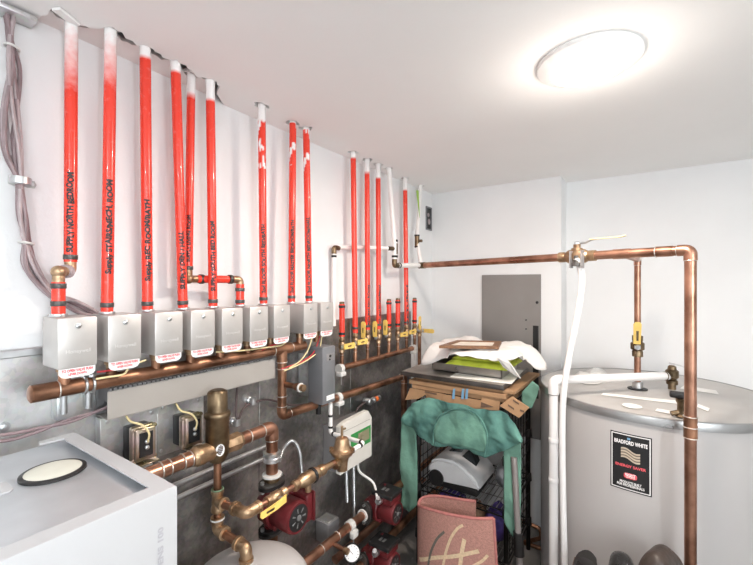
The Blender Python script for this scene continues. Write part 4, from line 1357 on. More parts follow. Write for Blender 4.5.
for (u, v, lb) in ((4, 427, 'zinc bolt head at the left edge of the galvanized sheet'), (82, 413, 'zinc bolt head below the header clamp')):
    c = at_x(u, v, 0.012)
    q = BM(); add_lathe(q, [(0, 0.012), (0.003, 0.012), (0.0031, 0.0075), (0.008, 0.007), (0.009, 0.003)], (0.0101, c.y, c.z), (1, 0, 0), 12)
    tag(build('bolt_head', q, 'steel'), lb, 'bolt', 'bolts on the galvanized sheet')

# ------------------------------------------------------------------ cable bundle at the top left
base = [(9, 16), (10, 40), (12, 70), (11, 110), (12, 150), (19, 181), (22, 215), (26, 243), (32, 268), (42, 285), (56, 297), (80, 308), (98, 316)]
for k in range(8):
    a = R.uniform(0, 7)
    pts = []
    for j, (u, v) in enumerate(base):
        tight = j in (1, 5, 7)
        sp = (2.0 if tight else 5.2) * (0.75 if j == 0 else 1)
        if j >= 9:
            sp *= 0.7 + 0.5 * (k % 3)
        o1 = math.sin(a + j * 1.3 + k * 2.1) * sp
        x = 0.014 + 0.007 * (k % 3)
        pts.append(at_x(u + o1 + (k - 3.5) * (0.6 if tight else 1.15), v + (o1 if j >= 8 else 0), x))
    pts = [pts[0] + Vector((0, 0, 0.05))] + pts
    q = BM(); add_tube(q, catmull(pts, 6), 0.0046, 8)
    tag(build('cable', q, 'cable2' if k % 2 else 'cable'), 'mauve grey cable bundled on the wall left of the red pipes', 'cable', 'bundled wall cables')
for (u, v, lb) in ((12, 47, 'white zip tie around the cable bundle near the ceiling'), (26, 243, 'white zip tie around the cable bundle near the first red pipe')):
    c = at_x(u, v, 0.022)
    q = BM(); add_torus(q, c, Vector((0.0, 0.15, 1)), 0.013, 0.003, 18)
    for v_ in q.verts:
        v_.co.x = c.x + (v_.co.x - c.x) * 0.9
    tag(build('zip_tie', q, 'white_plastic'), lb, 'zip tie', 'zip ties')
c = at_x(20, 181, 0.022)
t = thing('conduit_strap', 'zinc one hole strap holding the cable bundle to the wall', 'strap', (0, c.y, c.z))
q = BM()
add_lathe(q, [(-0.009, 0.019), (-0.008, 0.0215), (0.008, 0.0215), (0.009, 0.019)], c, (0, 0, 1), 20); build('strap_loop', q, 'galv2', t)
q = BM(); add_prism(q, [(0.001, c.y + 0.016, c.z - 0.009), (0.001, c.y + 0.032, c.z - 0.009), (0.001, c.y + 0.036, c.z), (0.001, c.y + 0.032, c.z + 0.009), (0.001, c.y + 0.016, c.z + 0.009)], (0.003, 0, 0)); tb = build('strap_tab', q, 'galv2', t, smooth=False)
q = BM(); add_lathe(q, [(0, 0.005), (0.003, 0.004)], (0.004, c.y + 0.027, c.z), (1, 0, 0), 10); build('screw', q, 'steel', tb)
c = at_x(9, 10, 0.02)
q = BM(); add_box(q, (0.028, c.y + 0.008, ZC - 0.012), (0.05, 0.075, 0.012), 0.003)
tag(build('cable_guard', q, 'galv2'), 'zinc guard plate where the cable bundle enters the ceiling', 'plate')

# ------------------------------------------------------------------ return side
XT = 0.07
rl, rr_ = at_x(342, 368, XT), at_x(412, 348.5, XT)
ZR = (rl.z + rr_.z) / 2
t = thing('return_manifold', 'copper return header with eight stubs below the yellow handled valves', 'pipe', (XT, rl.y, ZR))
q = BM(); add_tube(q, [Vector((XT, rl.y - 0.005, ZR)), Vector((XT, rr_.y + 0.02, ZR))], 0.0148, 20); build('header', q, 'copper_old', t)
su = [341.9, 355.3, 367.5, 378.7, 388.9, 397.8, 406.5, 414.6]
SY = [at_x(u, 340, XT).y for u in su]
ZV = 1.215
VR = 0.011
for y in SY:
    q = BM(); add_cyl(q, (XT, y, ZR + 0.004), (XT, y, ZV - 0.03), 0.0092, 14); build('stub', q, 'copper_old', t)
    solder(t, (XT, y, ZV - 0.05), (0, 0, 1), 0.0092)
for (u, v, lb) in ((340, 371, 'white plastic hanger at the left end of the return header'), (413, 350, 'white plastic hanger at the right end of the return header'), (338, 399, 'white plastic hanger on the lower copper run beside the relay cover')):
    low = v == 399
    c = at_x(u, v, 0.10 if low else XT)
    zz = (lo.z + (en.z - lo.z) * (c.y - lo.y) / (en.y - lo.y)) if low else ZR
    xx = 0.10 if low else XT
    th = thing('pipe_hanger', lb, 'pipe hanger', (xx, c.y, zz - 0.05), group='white plastic pipe hangers')
    q = BM(); add_tube(q, [Vector((xx, c.y - 0.012, zz)), Vector((xx, c.y + 0.012, zz))], 0.022, 18); box_mm(q, (xx - 0.01, c.y - 0.02, zz - 0.034), (xx + 0.024, c.y + 0.02, zz - 0.014), 0.005); build('strap', q, 'white_plastic', th)
    q = BM(); add_cyl(q, (xx + 0.008, c.y, zz - 0.03), (xx + 0.008, c.y, zz - 0.075), 0.0028, 8); build('pin', q, 'steel', th)


def ball_valve(y, x, z, mode, lb, group='yellow handled ball valves'):
    t = thing('ball_valve', lb, 'valve', (x, y, z - 0.03), group=group)
    q = BM(); add_lathe(q, [(-0.034, 0.0095), (-0.032, 0.014), (-0.02, 0.014), (-0.017, 0.012), (-0.010, 0.0165), (0.010, 0.0165), (0.017, 0.012), (0.02, 0.014), (0.032, 0.014), (0.034, 0.0105), (0.045, 0.0105)], (x, y, z), (0, 0, 1), 12); build('valve_body', q, 'brass', t)
    if mode == 'side':       # closed: lever along the wall
        ex, ey, n = Vector((0, 1, 0)), Vector((0, 0, 1)), Vector((1, 0, 0))
        k = -0.034
    elif mode == 'up_front':
        ex, ey, n = Vector((0, 0, 1)), Vector((0, -1, 0)), Vector((1, 0, 0))
        k = 0.0
    elif mode == 'up':
        ex, ey, n = Vector((0, 0, 1)), Vector((1, 0, 0)), Vector((0, -1, 0))
        k = 0
    else:                    # out into the room
        ex, ey, n = Vector((1, 0, 0)), Vector((0, 0, 1)), Vector((0, 1, 0))
        k = 0
    c = Vector((x, y, z))
    q = BM(); add_cyl(q, c, c + n * 0.032, 0.0055, 10); add_lathe(q, [(0.022, 0.010), (0.028, 0.010), (0.032, 0.007), (0.036, 0.006)], c, n, 6); build('stem', q, 'steel', t)
    o = c + n * 0.030 + ex * k
    q = BM(); add_prism(q, [o - ex * 0.010 - ey * 0.007, o + ex * 0.018 - ey * 0.008, o + ex * 0.018 + ey * 0.008, o - ex * 0.010 + ey * 0.007], n * 0.0025); lv = build('lever', q, 'steel', t, smooth=False)
    q = BM(); g = o + n * 0.004
    add_prism(q, [g + ex * 0.004 - ey * 0.012, g + ex * 0.078 - ey * 0.0145, g + ex * 0.088 - ey * 0.008, g + ex * 0.088 + ey * 0.008, g + ex * 0.078 + ey * 0.0145, g + ex * 0.004 + ey * 0.012], n * 0.006)
    bmesh.ops.bevel(q, geom=list(q.edges), offset=0.0016, segments=2, affect='EDGES'); gp = build('grip', q, 'yellow', lv)
    q = BM(); h = g + n * 0.0063
    add_prism(q, [h + ex * 0.03 - ey * 0.003, h + ex * 0.056 - ey * 0.003, h + ex * 0.056 + ey * 0.003, h + ex * 0.03 + ey * 0.003], n * 0.0003)
    return t, q, lv


modes = ['side', 'side', 'up', 'up', 'up', 'side', 'side', 'up_front']
zvs = [zof(u, v, XT) for u, v in ((342, 345.5), (355, 341.5), (367.5, 338), (378.7, 337), (389, 335), (398, 334), (406.5, 331.5), (414.6, 330))]
vl = ['ball valve with sideways yellow lever below the first short capped red stub', 'ball valve with sideways yellow lever, second along the return header',
      'ball valve with upright yellow lever, third along the return header', 'ball valve with upright yellow lever, fourth along the return header',
      'ball valve with upright yellow lever below the second short capped stub', 'ball valve with sideways yellow lever, sixth along the return header',
      'ball valve with sideways yellow lever, seventh along the return header', 'ball valve with upright yellow lever at the right end of the return header']
for y, md, zz, lb in zip(SY, modes, zvs, vl):
    t, qq, lv = ball_valve(y, XT, zz, md, lb)
    build('lever_print', qq, 'bronze', lv, smooth=False)
    q = BM(); add_cyl(q, (XT, y, ZV - 0.032), (XT, y, zz - 0.03), 0.0092, 12); build('inlet', q, 'copper_old', t)
p9 = at_x(419.5, 331, 0.035)
t = thing('corner_pipe', 'tarnished copper pipe in the wall corner right of the return header', 'pipe', (0.035, p9.y, 0))
q = BM(); add_cyl(q, (0.035, p9.y, 0.0), (0.035, p9.y, p9.z - 0.03), 0.011, 14); build('pipe_run', q, 'copper_old', t)
t, qq, lv = ball_valve(p9.y, 0.035, p9.z, 'out', 'ball valve with yellow lever pointing into the room in the wall corner')
build('lever_print', qq, 'bronze', lv, smooth=False)

GR2 = 'red return pipes above the return header'
ret = [(9, 1, 159, 0.004, None, 327, 'red return pipe nearest the valve boxes, first of the far group'),
       (10, 2, 173, 0.02, 'RETURN REC ROOM', 326, 'red return pipe second of the far group, beside a twin'),
       (11, 3, 178.5, 0.012, 'RETURN STAIRS/MECH', 324.5, 'red return pipe just left of the leaning white pipe'),
       (13, 6, 190, 0.004, 'RETURN', 321.5, 'red return pipe passing behind the white tee line')]
for (i, si, wv, fd, tx, bv, lb) in ret:
    zbot = zvs[si] + 0.043
    tz = (zof(su[si], 325, XT), zof(su[si], 285, XT)) if tx else None
    riser(lb, [TOPP[i] + Vector((0, 0, 0.05)), Vector((XT, SY[si], zbot))], 0.0136, zof(TOPS[i][0], wv, TOPP[i].x), fd, tx, tz, 0.015, bands=[(zof(su[si], bv, XT), 'band')], group=GR2, ang=-0.5)
sl = {0: 'short capped red stub nearest the valve boxes, standing on a return valve', 4: 'short capped red stub above the last upright lever of three', 5: 'short capped red stub beside the tall red pipe, black ringed', 7: 'short capped red stub at the right end of the return header'}
for si, vt in ((0, 304), (4, 301), (5, 300), (7, 299.5)):
    zb_, zt_ = zvs[si] + 0.043, zof(su[si], vt, XT)
    t = thing('red_stub_pipe', sl[si], 'pipe', (XT, SY[si], zb_), group='short capped red stubs')
    q = BM(); add_cyl(q, (XT, SY[si], zb_), (XT, SY[si], zt_), 0.0136, 16); o = build('pipe_run', q, 'red', t); o.data.attributes.new('paint', 'FLOAT', 'POINT')
    ring_part('crimp_band', t, Vector((XT, SY[si], zt_ - 0.012)), (0, 0, 1), 0.0155, 0.012, 'black')
    ring_part('crimp_band', t, Vector((XT, SY[si], zb_ + 0.014)), (0, 0, 1), 0.0155, 0.012, 'black')
    q = BM(); add_lathe(q, [(zt_ - 0.004, 0.0125), (zt_ + 0.008, 0.0125), (zt_ + 0.011, 0.009)], (XT, SY[si], 0), (0, 0, 1), 14); build('cap', q, 'bronze', t)

# white piping
XW = 0.105
pt = at_x(394.5, 265.5, XW)
pe2 = at_x(421, 265.5, XW)
teeP = at_x(393.5, 249, XW - 0.01)
t = thing('white_riser_pipe', 'white pipe leaning down to a tee then along to the long copper pipe', 'pipe', tuple(pt), group='white ceiling pipes')
q = BM(); add_tube(q, fillet([TOPP[12] + Vector((0, 0, 0.05)), Vector((XW, pt.y, pt.z + 0.12)), pt, Vector((XW, pe2.y - 0.03, pe2.z))], 0.012), 0.0138, 16); build('pipe_run', q, 'white_pex', t)
q = BM(); add_tube(q, fillet([pt + Vector((0, 0, 0.035)), pt, pt + (pe2 - pt).normalized() * 0.035], 0.012), 0.0128 * 1.15, 14); build('elbow', q, 'bronze', t)
q = BM(); add_cyl(q, (XW, teeP.y, teeP.z - 0.03), (XW, teeP.y, teeP.z + 0.03), 0.0155, 14); add_cyl(q, (XW, teeP.y, teeP.z), (XW - 0.01, teeP.y - 0.05, teeP.z), 0.012, 12); build('tee', q, 'bronze', t)
for dz in (0.045, -0.042):
    ring_part('crimp_band', t, Vector((XW, teeP.y, teeP.z + dz)), (0, 0, 1), 0.0160, 0.012, 'black')
ring_part('crimp_band', t, pt + Vector((0, 0, 0.05)), (0, 0, 1), 0.0158, 0.012, 'black')
ring_part('crimp_band', t, pt + (pe2 - pt).normalized() * 0.05, pe2 - pt, 0.0158, 0.012, 'black')
l0 = at_x(334, 247.5, 0.03)
t = thing('white_cross_pipe', 'thin white pipe crossing behind three red pipes with a drop at its left end', 'pipe', tuple(l0))
q = BM(); add_tube(q, fillet([Vector((0.03, l0.y, 1.30)), Vector((0.03, l0.y, l0.z)), Vector((0.032, teeP.y - 0.16, teeP.z)), Vector((XW - 0.012, teeP.y - 0.055, teeP.z))], 0.012), 0.0105, 14); build('pipe_run', q, 'white_pex', t)
P_ = Vector((0.03, l0.y, l0.z))
q = BM(); add_tube(q, fillet([P_ + Vector((0, 0, -0.03)), P_, P_ + Vector((0, 0.035, 0))], 0.012), 0.0122, 14); build('elbow', q, 'bronze', t)
ring_part('crimp_band', t, P_ + Vector((0, 0, -0.042)), (0, 0, 1), 0.0125, 0.010, 'black')
ring_part('crimp_band', t, Vector((0.032, teeP.y - 0.165, teeP.z)), (0, 1, 0), 0.0125, 0.012, 'black')
t = thing('white_riser_pipe', 'white pipe with green tag in the far wall corner', 'pipe', (XW, pe2.y, pe2.z), group='white ceiling pipes')
q = BM(); add_tube(q, [TOPP[14] + Vector((0, 0, 0.05)), Vector((XW - 0.03, pe2.y, pe2.z + 0.16)), Vector((XW, pe2.y, pe2.z + 0.015))], 0.0125, 16); build('pipe_run', q, 'white_pex', t)
cv = at_x(421, 242, XW - 0.03)
q = BM(); cvv = Vector((XW - 0.028, pe2.y, cv.z)); add_lathe(q, [(-0.03, 0.015), (0.03, 0.015)], cvv, (0, 0, 1), 14); add_cyl(q, cvv, cvv + Vector((0.035, 0.0, 0)), 0.009, 10); build('tee', q, 'bronze', t)
for dz in (0.035, -0.035):
    ring_part('crimp_band', t, cvv + Vector((0, 0, dz)), (0, 0, 1), 0.0165, 0.010, 'black')
q = BM(); g0 = at_x(419, 196, 0.07)
gx = Vector((0.068, pe2.y - 0.005, 0))
zt0, zt1 = zof(419, 193, 0.06), zof(419, 218, 0.08)
add_prism(q, [(0.078, pe2.y - 0.016, zt0), (0.080, pe2.y + 0.012, zt0 + 0.005), (0.082, pe2.y + 0.012, zt0 - 0.04), (0.087, pe2.y + 0.016, zt1), (0.087, pe2.y + 0.009, zt1 + 0.02), (0.082, pe2.y - 0.012, zt0 - 0.045)], (0.002, 0, 0)); build('green_tag', q, 'tag', t, smooth=False)

# wall opening in the far corner
o0 = at_x(425.5, 206, 0.0); o1 = at_x(431, 231, 0.0)
t = thing('wall_access_hole', 'small dark open outlet box in the left wall near the far corner', 'outlet box', (0.0, o0.y, o1.z))
za, zb9 = o1.z, o0.z
yy0, yy1 = o0.y, min(o1.y, YB - 0.012)
q = BM()
for lo_, hi_ in (((0.0005, yy0, za), (0.008, yy0 + 0.010, zb9)), ((0.0005, yy1 - 0.010, za), (0.008, yy1, zb9)), ((0.0005, yy0 + 0.010, za), (0.008, yy1 - 0.010, za + 0.010)), ((0.0005, yy0 + 0.010, zb9 - 0.010), (0.008, yy1 - 0.010, zb9))):
    box_mm(q, lo_, hi_)
build('box_edge', q, 'slate', t, smooth=False)
q = BM(); box_mm(q, (0.0004, yy0 + 0.009, za + 0.009), (0.002, yy1 - 0.009, zb9 - 0.009)); build('box_back', q, 'plate', t, smooth=False)
q = BM(); add_sphere(q, (0.006, (yy0 + yy1) / 2, za + 0.06), 0.014, (0.5, 1, 1.6)); add_sphere(q, (0.006, (yy0 + yy1) / 2 - 0.01, za + 0.105), 0.012, (0.5, 1, 1.3)); build('wire_nut_bundle', q, 'cable2', t)

# ------------------------------------------------------------------ long copper pipe, valve, riser
ZL_ = pe2.z
RC = 0.0172
P0 = Vector((XW, pe2.y - 0.005, ZL_))
P1 = at_y(690.5, 250.5, 1.70); P1.z = ZL_
d = (P1 - P0).normalized()


def on_line(u):
    # point of the level copper line seen at picture column u
    rr = ray(u, 260)
    a = Vector((rr.x, rr.y)); o2 = Vector((CAM.x, CAM.y))
    e = Vector((d.x, d.y)); p2 = Vector((P0.x, P0.y))
    det = a.x * -e.y + e.x * a.y
    w2 = p2 - o2
    s = (a.x * w2.y - a.y * w2.x) / (e.x * a.y - e.y * a.x) * 1.0
    return Vector((P0.x + e.x * s, P0.y + e.y * s, ZL_))


V0 = on_line(577)
t = thing('long_copper_pipe', 'long level copper pipe from the white tee turning down in front of the tank', 'pipe', (P1.x, P1.y, 0.0))
copper_run(t, [P0, P1, Vector((P1.x, P1.y, 0.001))], RC, 'copper', 0.026)
for u in (414.5, 421):
    pass
q = BM(); add_tube(q, [P0 - d * 0.01, P0 + d * 0.04], 0.0198, 18); build('coupling', q, 'bronze', t)
for vv in (406, 416, 427, 432):
    z = at_y(690, vv, P1.y).z
    if vv in (416, 427):
        continue
q = BM(); zc1, zc2 = at_y(690, 417, P1.y).z, at_y(690, 437, P1.y).z
add_lathe(q, [(zc2, RC * 1.13), (zc1, RC * 1.13)], (P1.x, P1.y, 0), (0, 0, 1), 20); build('coupling', q, 'copper_old', t)
for z in (zc1 + 0.002, (zc1 + zc2) / 2, zc2 - 0.002):
    solder(t, (P1.x, P1.y, z), (0, 0, 1), RC * 1.08)
q = BM(); c = P1 - d * 0.10; add_tube(q, [c, c + d * 0.05], RC * 1.1, 18); build('coupling', q, 'copper', t)
solder(t, c, d, RC * 1.05)
# branch to the tank
bt = on_line(622)
TCX, TCY, TR_, TZ = 1.270, 2.235, 0.466, 1.0125
tz_ = at_z(637.5, 389, TZ)
bz = at_t(634, 261, (tz_ - CAM).dot(Vector((-SA, CA, 0))))
copper_run(t, [bt, Vector((tz_.x, tz_.y, ZL_ + 0.0)), Vector((tz_.x, tz_.y, TZ + 0.03))], 0.0135, 'copper', 0.02, name='branch_pipe')
q = BM(); add_tube(q, [bt - d * 0.03, bt + d * 0.03], RC * 1.12, 18); build('tee', q, 'copper', t)
zbv = at_z(637.5, 345, TZ); zvv = CAM.z - (345 - HY) / F * (tz_ - CAM).dot(Vector((-SA, CA, 0)))
tdep = (tz_ - CAM).dot(Vector((-SA, CA, 0)))
zz = CAM.z - (346 - HY) / F * tdep
view = (CAM - tz_); view.z = 0; view.normalize()
side = Vector((0, 0, 1)).cross(view)
t = thing('ball_valve', 'ball valve with upright yellow lever on the branch above the large tank', 'valve', (tz_.x, tz_.y, zz - 0.04), group='yellow handled ball valves')
q = BM(); add_lathe(q, [(-0.05, 0.014), (-0.048, 0.022), (-0.026, 0.022), (-0.02, 0.020), (-0.014, 0.028), (0.014, 0.028), (0.02, 0.020), (0.026, 0.022), (0.048, 0.022), (0.05, 0.014)], (tz_.x, tz_.y, zz), (0, 0, 1), 14); build('valve_body', q, 'bronze', t)
c = Vector((tz_.x, tz_.y, zz))
q = BM(); add_cyl(q, c, c + view * 0.05, 0.008, 10); add_lathe(q, [(0.038, 0.014), (0.046, 0.014), (0.05, 0.01)], c, view, 6); build('stem', q, 'steel', t)
g = c + view * 0.044
q = BM(); add_prism(q, [g - side * 0.016 + Vector((0, 0, 0.015)), g - side * 0.016 + Vector((0, 0, 0.105)), g - side * 0.008 + Vector((0, 0, 0.115)), g + side * 0.010 + Vector((0, 0, 0.115)), g + side * 0.016 + Vector((0, 0, 0.105)), g + side * 0.012 + Vector((0, 0, 0.015))], view * 0.006)
lv = build('lever', q, 'yellow', t, smooth=False)
q = BM(); h = g + view * 0.0064; add_prism(q, [h - side * 0.004 + Vector((0, 0, 0.03)), h + side * 0.004 + Vector((0, 0, 0.03)), h + side * 0.005 + Vector((0, 0, 0.075)), h - side * 0.005 + Vector((0, 0, 0.075))], view * 0.0004); build('lever_print', q, 'bronze', lv, smooth=False)

# shut-off valve on the level pipe with drain hose
t = thing('shutoff_valve', 'large brass shutoff valve with pale yellow lever on the level copper pipe', 'valve', tuple(V0))
q = BM(); add_lathe(q, [(-0.078, 0.018), (-0.076, 0.022), (-0.052, 0.022), (-0.048, 0.020), (-0.03, 0.030), (0.03, 0.030), (0.048, 0.020), (0.052, 0.022), (0.076, 0.022), (0.078, 0.018)], V0, d, 20)
add_lathe(q, [(0.02, 0.022), (0.034, 0.022), (0.036, 0.014), (0.05, 0.014)], V0, (0, 0, 1), 16); build('valve_body', q, 'brass', t)
fd_ = Vector((d.y, -d.x, 0)).normalized()
if fd_.y > 0:
    fd_ = -fd_
dp = V0 + d * 0.025
q = BM(); add_lathe(q, [(0.015, 0.018), (0.036, 0.018), (0.04, 0.022), (0.05, 0.022), (0.054, 0.012)], dp, fd_, 14); build('drain_port', q, 'brass', t)
q = BM(); add_lathe(q, [(0.05, 0.010), (0.06, 0.010), (0.063, 0.006)], V0, (0, 0, 1), 6); build('stem_nut', q, 'steel', t)
h0 = V0 + Vector((0, 0, 0.054))
q = BM()
add_tube(q, [h0 + d * 0.0, h0 + d * 0.035, h0 + d * 0.06 + Vector((0, 0, 0.010)), h0 + d * 0.08 + Vector((0, 0, 0.012))], 0.0035, 8)
ar = build('lever_arm', q, 'steel', t)
q = BM(); pth = [h0 + d * 0.055 + Vector((0, 0, 0.011)), h0 + d * 0.165 + Vector((0, 0, 0.010)), h0 + d * 0.185 + Vector((0, 0, 0.013))]
for a, b6 in zip(pth, pth[1:]):
    add_prism(q, [a - fd_ * 0.009, b6 - fd_ * 0.009, b6 + fd_ * 0.009, a + fd_ * 0.009], (0, 0, 0.004))
build('lever', q, 'wire_cream', t, smooth=False)

hb = dp + fd_ * 0.05
dep = (hb - CAM).dot(Vector((-SA, CA, 0)))
t = thing('drain_hose', 'white drain hose with grey clamp hanging from the shutoff valve to the floor', 'hose', (0.93, 1.78, 0))
w1 = at_t(582, 278, dep); w2 = at_t(578.5, 310, dep - 0.01); w3 = at_t(571.5, 345, dep - 0.015); w4 = at_t(565, 382, dep - 0.02); w5 = at_t(562.3, 420, dep - 0.02)
w6 = at_t(563.0, 500, dep - 0.02); w7 = at_t(564.5, 565, dep - 0.02); w8 = Vector((w7.x, w7.y, 0.002))
q = BM(); add_tube(q, catmull([hb + Vector((0, 0, -0.01)), w1, w2, w3, w4, w5, w6, w7, w8], 8), 0.0125, 16); build('hose_run', q, 'pvc', t)
q = BM()
for s in (-1, 1):
    add_prism(q, [hb + d * (s * 0.021) + Vector((0, 0, 0.02)) - fd_ * 0.012, hb + d * (s * 0.021) + Vector((0, 0, 0.02)) + fd_ * 0.012, hb + d * (s * 0.021) + Vector((0, 0, -0.05)) + fd_ * 0.012, hb + d * (s * 0.021) + Vector((0, 0, -0.05)) - fd_ * 0.012], d * (s * 0.004))
build('clamp_cheek', q, 'slate_lt', t, smooth=False)
q = BM(); add_lathe(q, [(-0.042, 0.0185), (-0.038, 0.019), (-0.030, 0.019), (-0.028, 0.012), (0.0, 0.010)], hb, (0, 0, 1), 16); build('clamp_collar', q, 'band', t)

# ------------------------------------------------------------------ electrical panel
a0, a1 = at_y(481.5, 275, YB - 0.02), at_y(540.5, 274.5, YB - 0.02)
t = thing('electrical_panel', 'grey electrical panel cover set on the chase wall behind the rack', 'electrical panel', (a0.x, YB, 0.55))
q = BM(); box_mm(q, (a0.x, YB - 0.014, 0.55), (a1.x, YB - 0.0005, a0.z), 0.002, 1); cvp = build('cover', q, 'panel', t)
q = BM(); box_mm(q, (a1.x - 0.045, YB - 0.0165, 0.80), (a1.x - 0.012, YB - 0.0142, 1.245), 0.001, 1); build('latch_strip', q, 'plate', cvp)
for (u, v, r) in ((537, 302.5, 0.009), (526, 320, 0.005), (526, 329, 0.005)):
    p = at_y(u, v, YB - 0.016)
    q = BM(); add_lathe(q, [(0, r), (0.004, r * 0.9), (0.005, r * 0.3)], (p.x, YB - 0.014, p.z), (0, -1, 0), 12); build('cover_screw', q, 'plate', cvp)

# ------------------------------------------------------------------ large tank
t = thing('water_tank', 'very large grey water heater tank with black label in the right corner', 'water heater', (TCX, TCY, 0))
q = BM(); add_lathe(q, [(0.03, TR_ * 0.98), (0.035, TR_ - 0.004), (TZ - 0.032, TR_ - 0.004)], (TCX, TCY, 0), (0, 0, 1), 96); build('jacket', q, 'tank', t)
q = BM(); add_lathe(q, [(0.001, TR_ * 0.97), (0.03, TR_ * 0.97)], (TCX, TCY, 0), (0, 0, 1), 64); build('base', q, 'black', t)
q = BM(); add_lathe(q, [(TZ - 0.034, TR_ - 0.001), (TZ - 0.033, TR_ + 0.003), (TZ - 0.006, TR_ + 0.003), (TZ - 0.001, TR_), (TZ, TR_ - 0.006), (TZ - 0.003, TR_ - 0.010)], (TCX, TCY, 0), (0, 0, 1), 96, caps=False); build('rim', q, 'tank_rim', t)
q = BM(); add_lathe(q, [(TZ - 0.02, TR_ - 0.008), (TZ - 0.0035, TR_ - 0.008), (TZ - 0.003, TR_ - 0.02), (TZ, 0.05), (TZ, 0.001)], (TCX, TCY, 0), (0, 0, 1), 96); build('lid', q, 'tank_top', t)
q = BM(); add_lathe(q, [(0, 0.040), (0.004, 0.040), (0.006, 0.03), (0.0065, 0.022)], (tz_.x, tz_.y, TZ), (0, 0, 1), 24); build('black_grommet', q, 'black', t)
q = BM(); add_lathe(q, [(0.003, 0.022), (0.034, 0.022), (0.036, 0.015)], (tz_.x, tz_.y, TZ), (0, 0, 1), 18); build('nipple', q, 'steel', t)


def tank_pt(ang, z, rr=None):
    return Vector((TCX + math.cos(ang) * (rr or TR_), TCY + math.sin(ang) * (rr or TR_), z))


def tank_hit(u, v, rr):
    dd = ray(u, v)
    ox, oy = CAM.x - TCX, CAM.y - TCY
    A_ = dd.x ** 2 + dd.y ** 2
    B_ = 2 * (ox * dd.x + oy * dd.y)
    C_ = ox * ox + oy * oy - rr * rr
    s = (-B_ - math.sqrt(B_ * B_ - 4 * A_ * C_)) / (2 * A_)
    p = CAM + dd * s
    return math.atan2(p.y - TCY, p.x - TCX), p.z


ra = TR_ - 0.004
al, z_tl = tank_hit(610.5, 430, ra)
ar_, z_tr = tank_hit(652, 438, ra)
_, z_bl = tank_hit(610.5, 486, ra)
_, z_br = tank_hit(652, 496.5, ra)
zt_, zb_ = (z_tl + z_tr) / 2, (z_bl + z_br) / 2
W_ = (ar_ - al) * ra


def lab(bm, X0, Z0, X1, Z1, off):
    n = 10
    prev = None
    for k in range(n + 1):
        X = X0 + (X1 - X0) * k / n
        a = al + X * (ar_ - al)
        pa_, pb_ = bm.verts.new(tank_pt(a, zb_ + Z0 * (zt_ - zb_), ra + off)), bm.verts.new(tank_pt(a, zb_ + Z1 * (zt_ - zb_), ra + off))
        if prev:
            bm.faces.new((prev[0], pa_, pb_, prev[1]))
        prev = (pa_, pb_)


q = BM(); lab(q, 0, 0, 1, 1, 0.0008); lb1 = build('label_sheet', q, 'plate', t, normals=False, label='black label with white border')
q = BM()
for a in ((0.03, 0.02, 0.97, 0.035), (0.03, 0.965, 0.97, 0.98), (0.03, 0.02, 0.055, 0.98), (0.945, 0.02, 0.97, 0.98)):
    lab(q, *a, 0.0012)
build('label_border', q, 'label_white', lb1, normals=False)


def lab_text(bm, body, cx, z, size, width, off=0.0014):
    def mp(X, y):
        a = al + (cx + X / W_) * (ar_ - al)
        return tank_pt(a, zb_ + z * (zt_ - zb_) + y, ra + off)
    add_text(bm, body, size, (0, 0, 0), (1, 0, 0), (0, 0, 1), fit=width, center=True, map_fn=mp, bold=0.03)


q = BM()
lab_text(q, 'BRADFORD WHITE', 0.5, 0.81, 0.020, W_ * 0.80)
build('white_lettering', q, 'label_white', lb1, smooth=False, normals=False)
q = BM()
lab_text(q, 'PRODUCTS BUILT', 0.5, 0.125, 0.013, W_ * 0.52)
lab_text(q, 'FOR PROFESSIONALS', 0.5, 0.075, 0.013, W_ * 0.66)
build('white_lettering', q, 'label_white', lb1, smooth=False, normals=False)
q = BM(); lab_text(q, 'ENERGY SAVER', 0.5, 0.41, 0.014, W_ * 0.74); build('red_lettering', q, 'label_red', lb1, smooth=False, normals=False)
q = BM()
pv = []
for k in range(20):
    a = 2 * PI * k / 20
    ex_ = 0.5 + 0.16 * math.copysign(abs(math.cos(a)) ** 0.5, math.cos(a)); ez_ = 0.265 + 0.05 * math.copysign(abs(math.sin(a)) ** 0.6, math.sin(a))
    pv.append(q.verts.new(tank_pt(al + ex_ * (ar_ - al), zb_ + ez_ * (zt_ - zb_), ra + 0.0012)))
q.faces.new(pv)
rp = build('red_badge', q, 'label_red', lb1, smooth=False, normals=False)
q = BM(); lab_text(q, 'RIGHT', 0.5, 0.268, 0.012, W_ * 0.25, 0.0018); lab_text(q, 'CHOICE', 0.5, 0.235, 0.010, W_ * 0.22, 0.0018); build('badge_lettering', q, 'label_white', lb1, smooth=False, normals=False)
M['flag_tan'] = pm('flag_tan', (0.50, 0.42, 0.32), 0.5)
M['flag_dk'] = pm('flag_brown', (0.17, 0.14, 0.11), 0.5)
for mi, nm in ((0, 'flag_stripes_pale'), (1, 'flag_stripes_dark')):
    q = BM()
    for sidx in range(7):
        if sidx % 2 != mi:
            continue
        prev = None
        for k in range(13):
            X = 0.27 + 0.46 * k / 12
            wv = 0.022 * math.sin(k / 12 * 2 * PI) - 0.05 * (k / 12) + 0.02
            z0_ = 0.545 + wv + sidx * 0.025
            a = al + X * (ar_ - al)
            e = (q.verts.new(tank_pt(a, zb_ + z0_ * (zt_ - zb_), ra + 0.0013)), q.verts.new(tank_pt(a, zb_ + (z0_ + 0.025) * (zt_ - zb_), ra + 0.0013)))
            if prev:
                q.faces.new((prev[0], e[0], e[1], prev[1]))
            prev = e
    build(nm, q, 'flag_tan' if mi == 0 else 'flag_dk', lb1, smooth=False, normals=False)
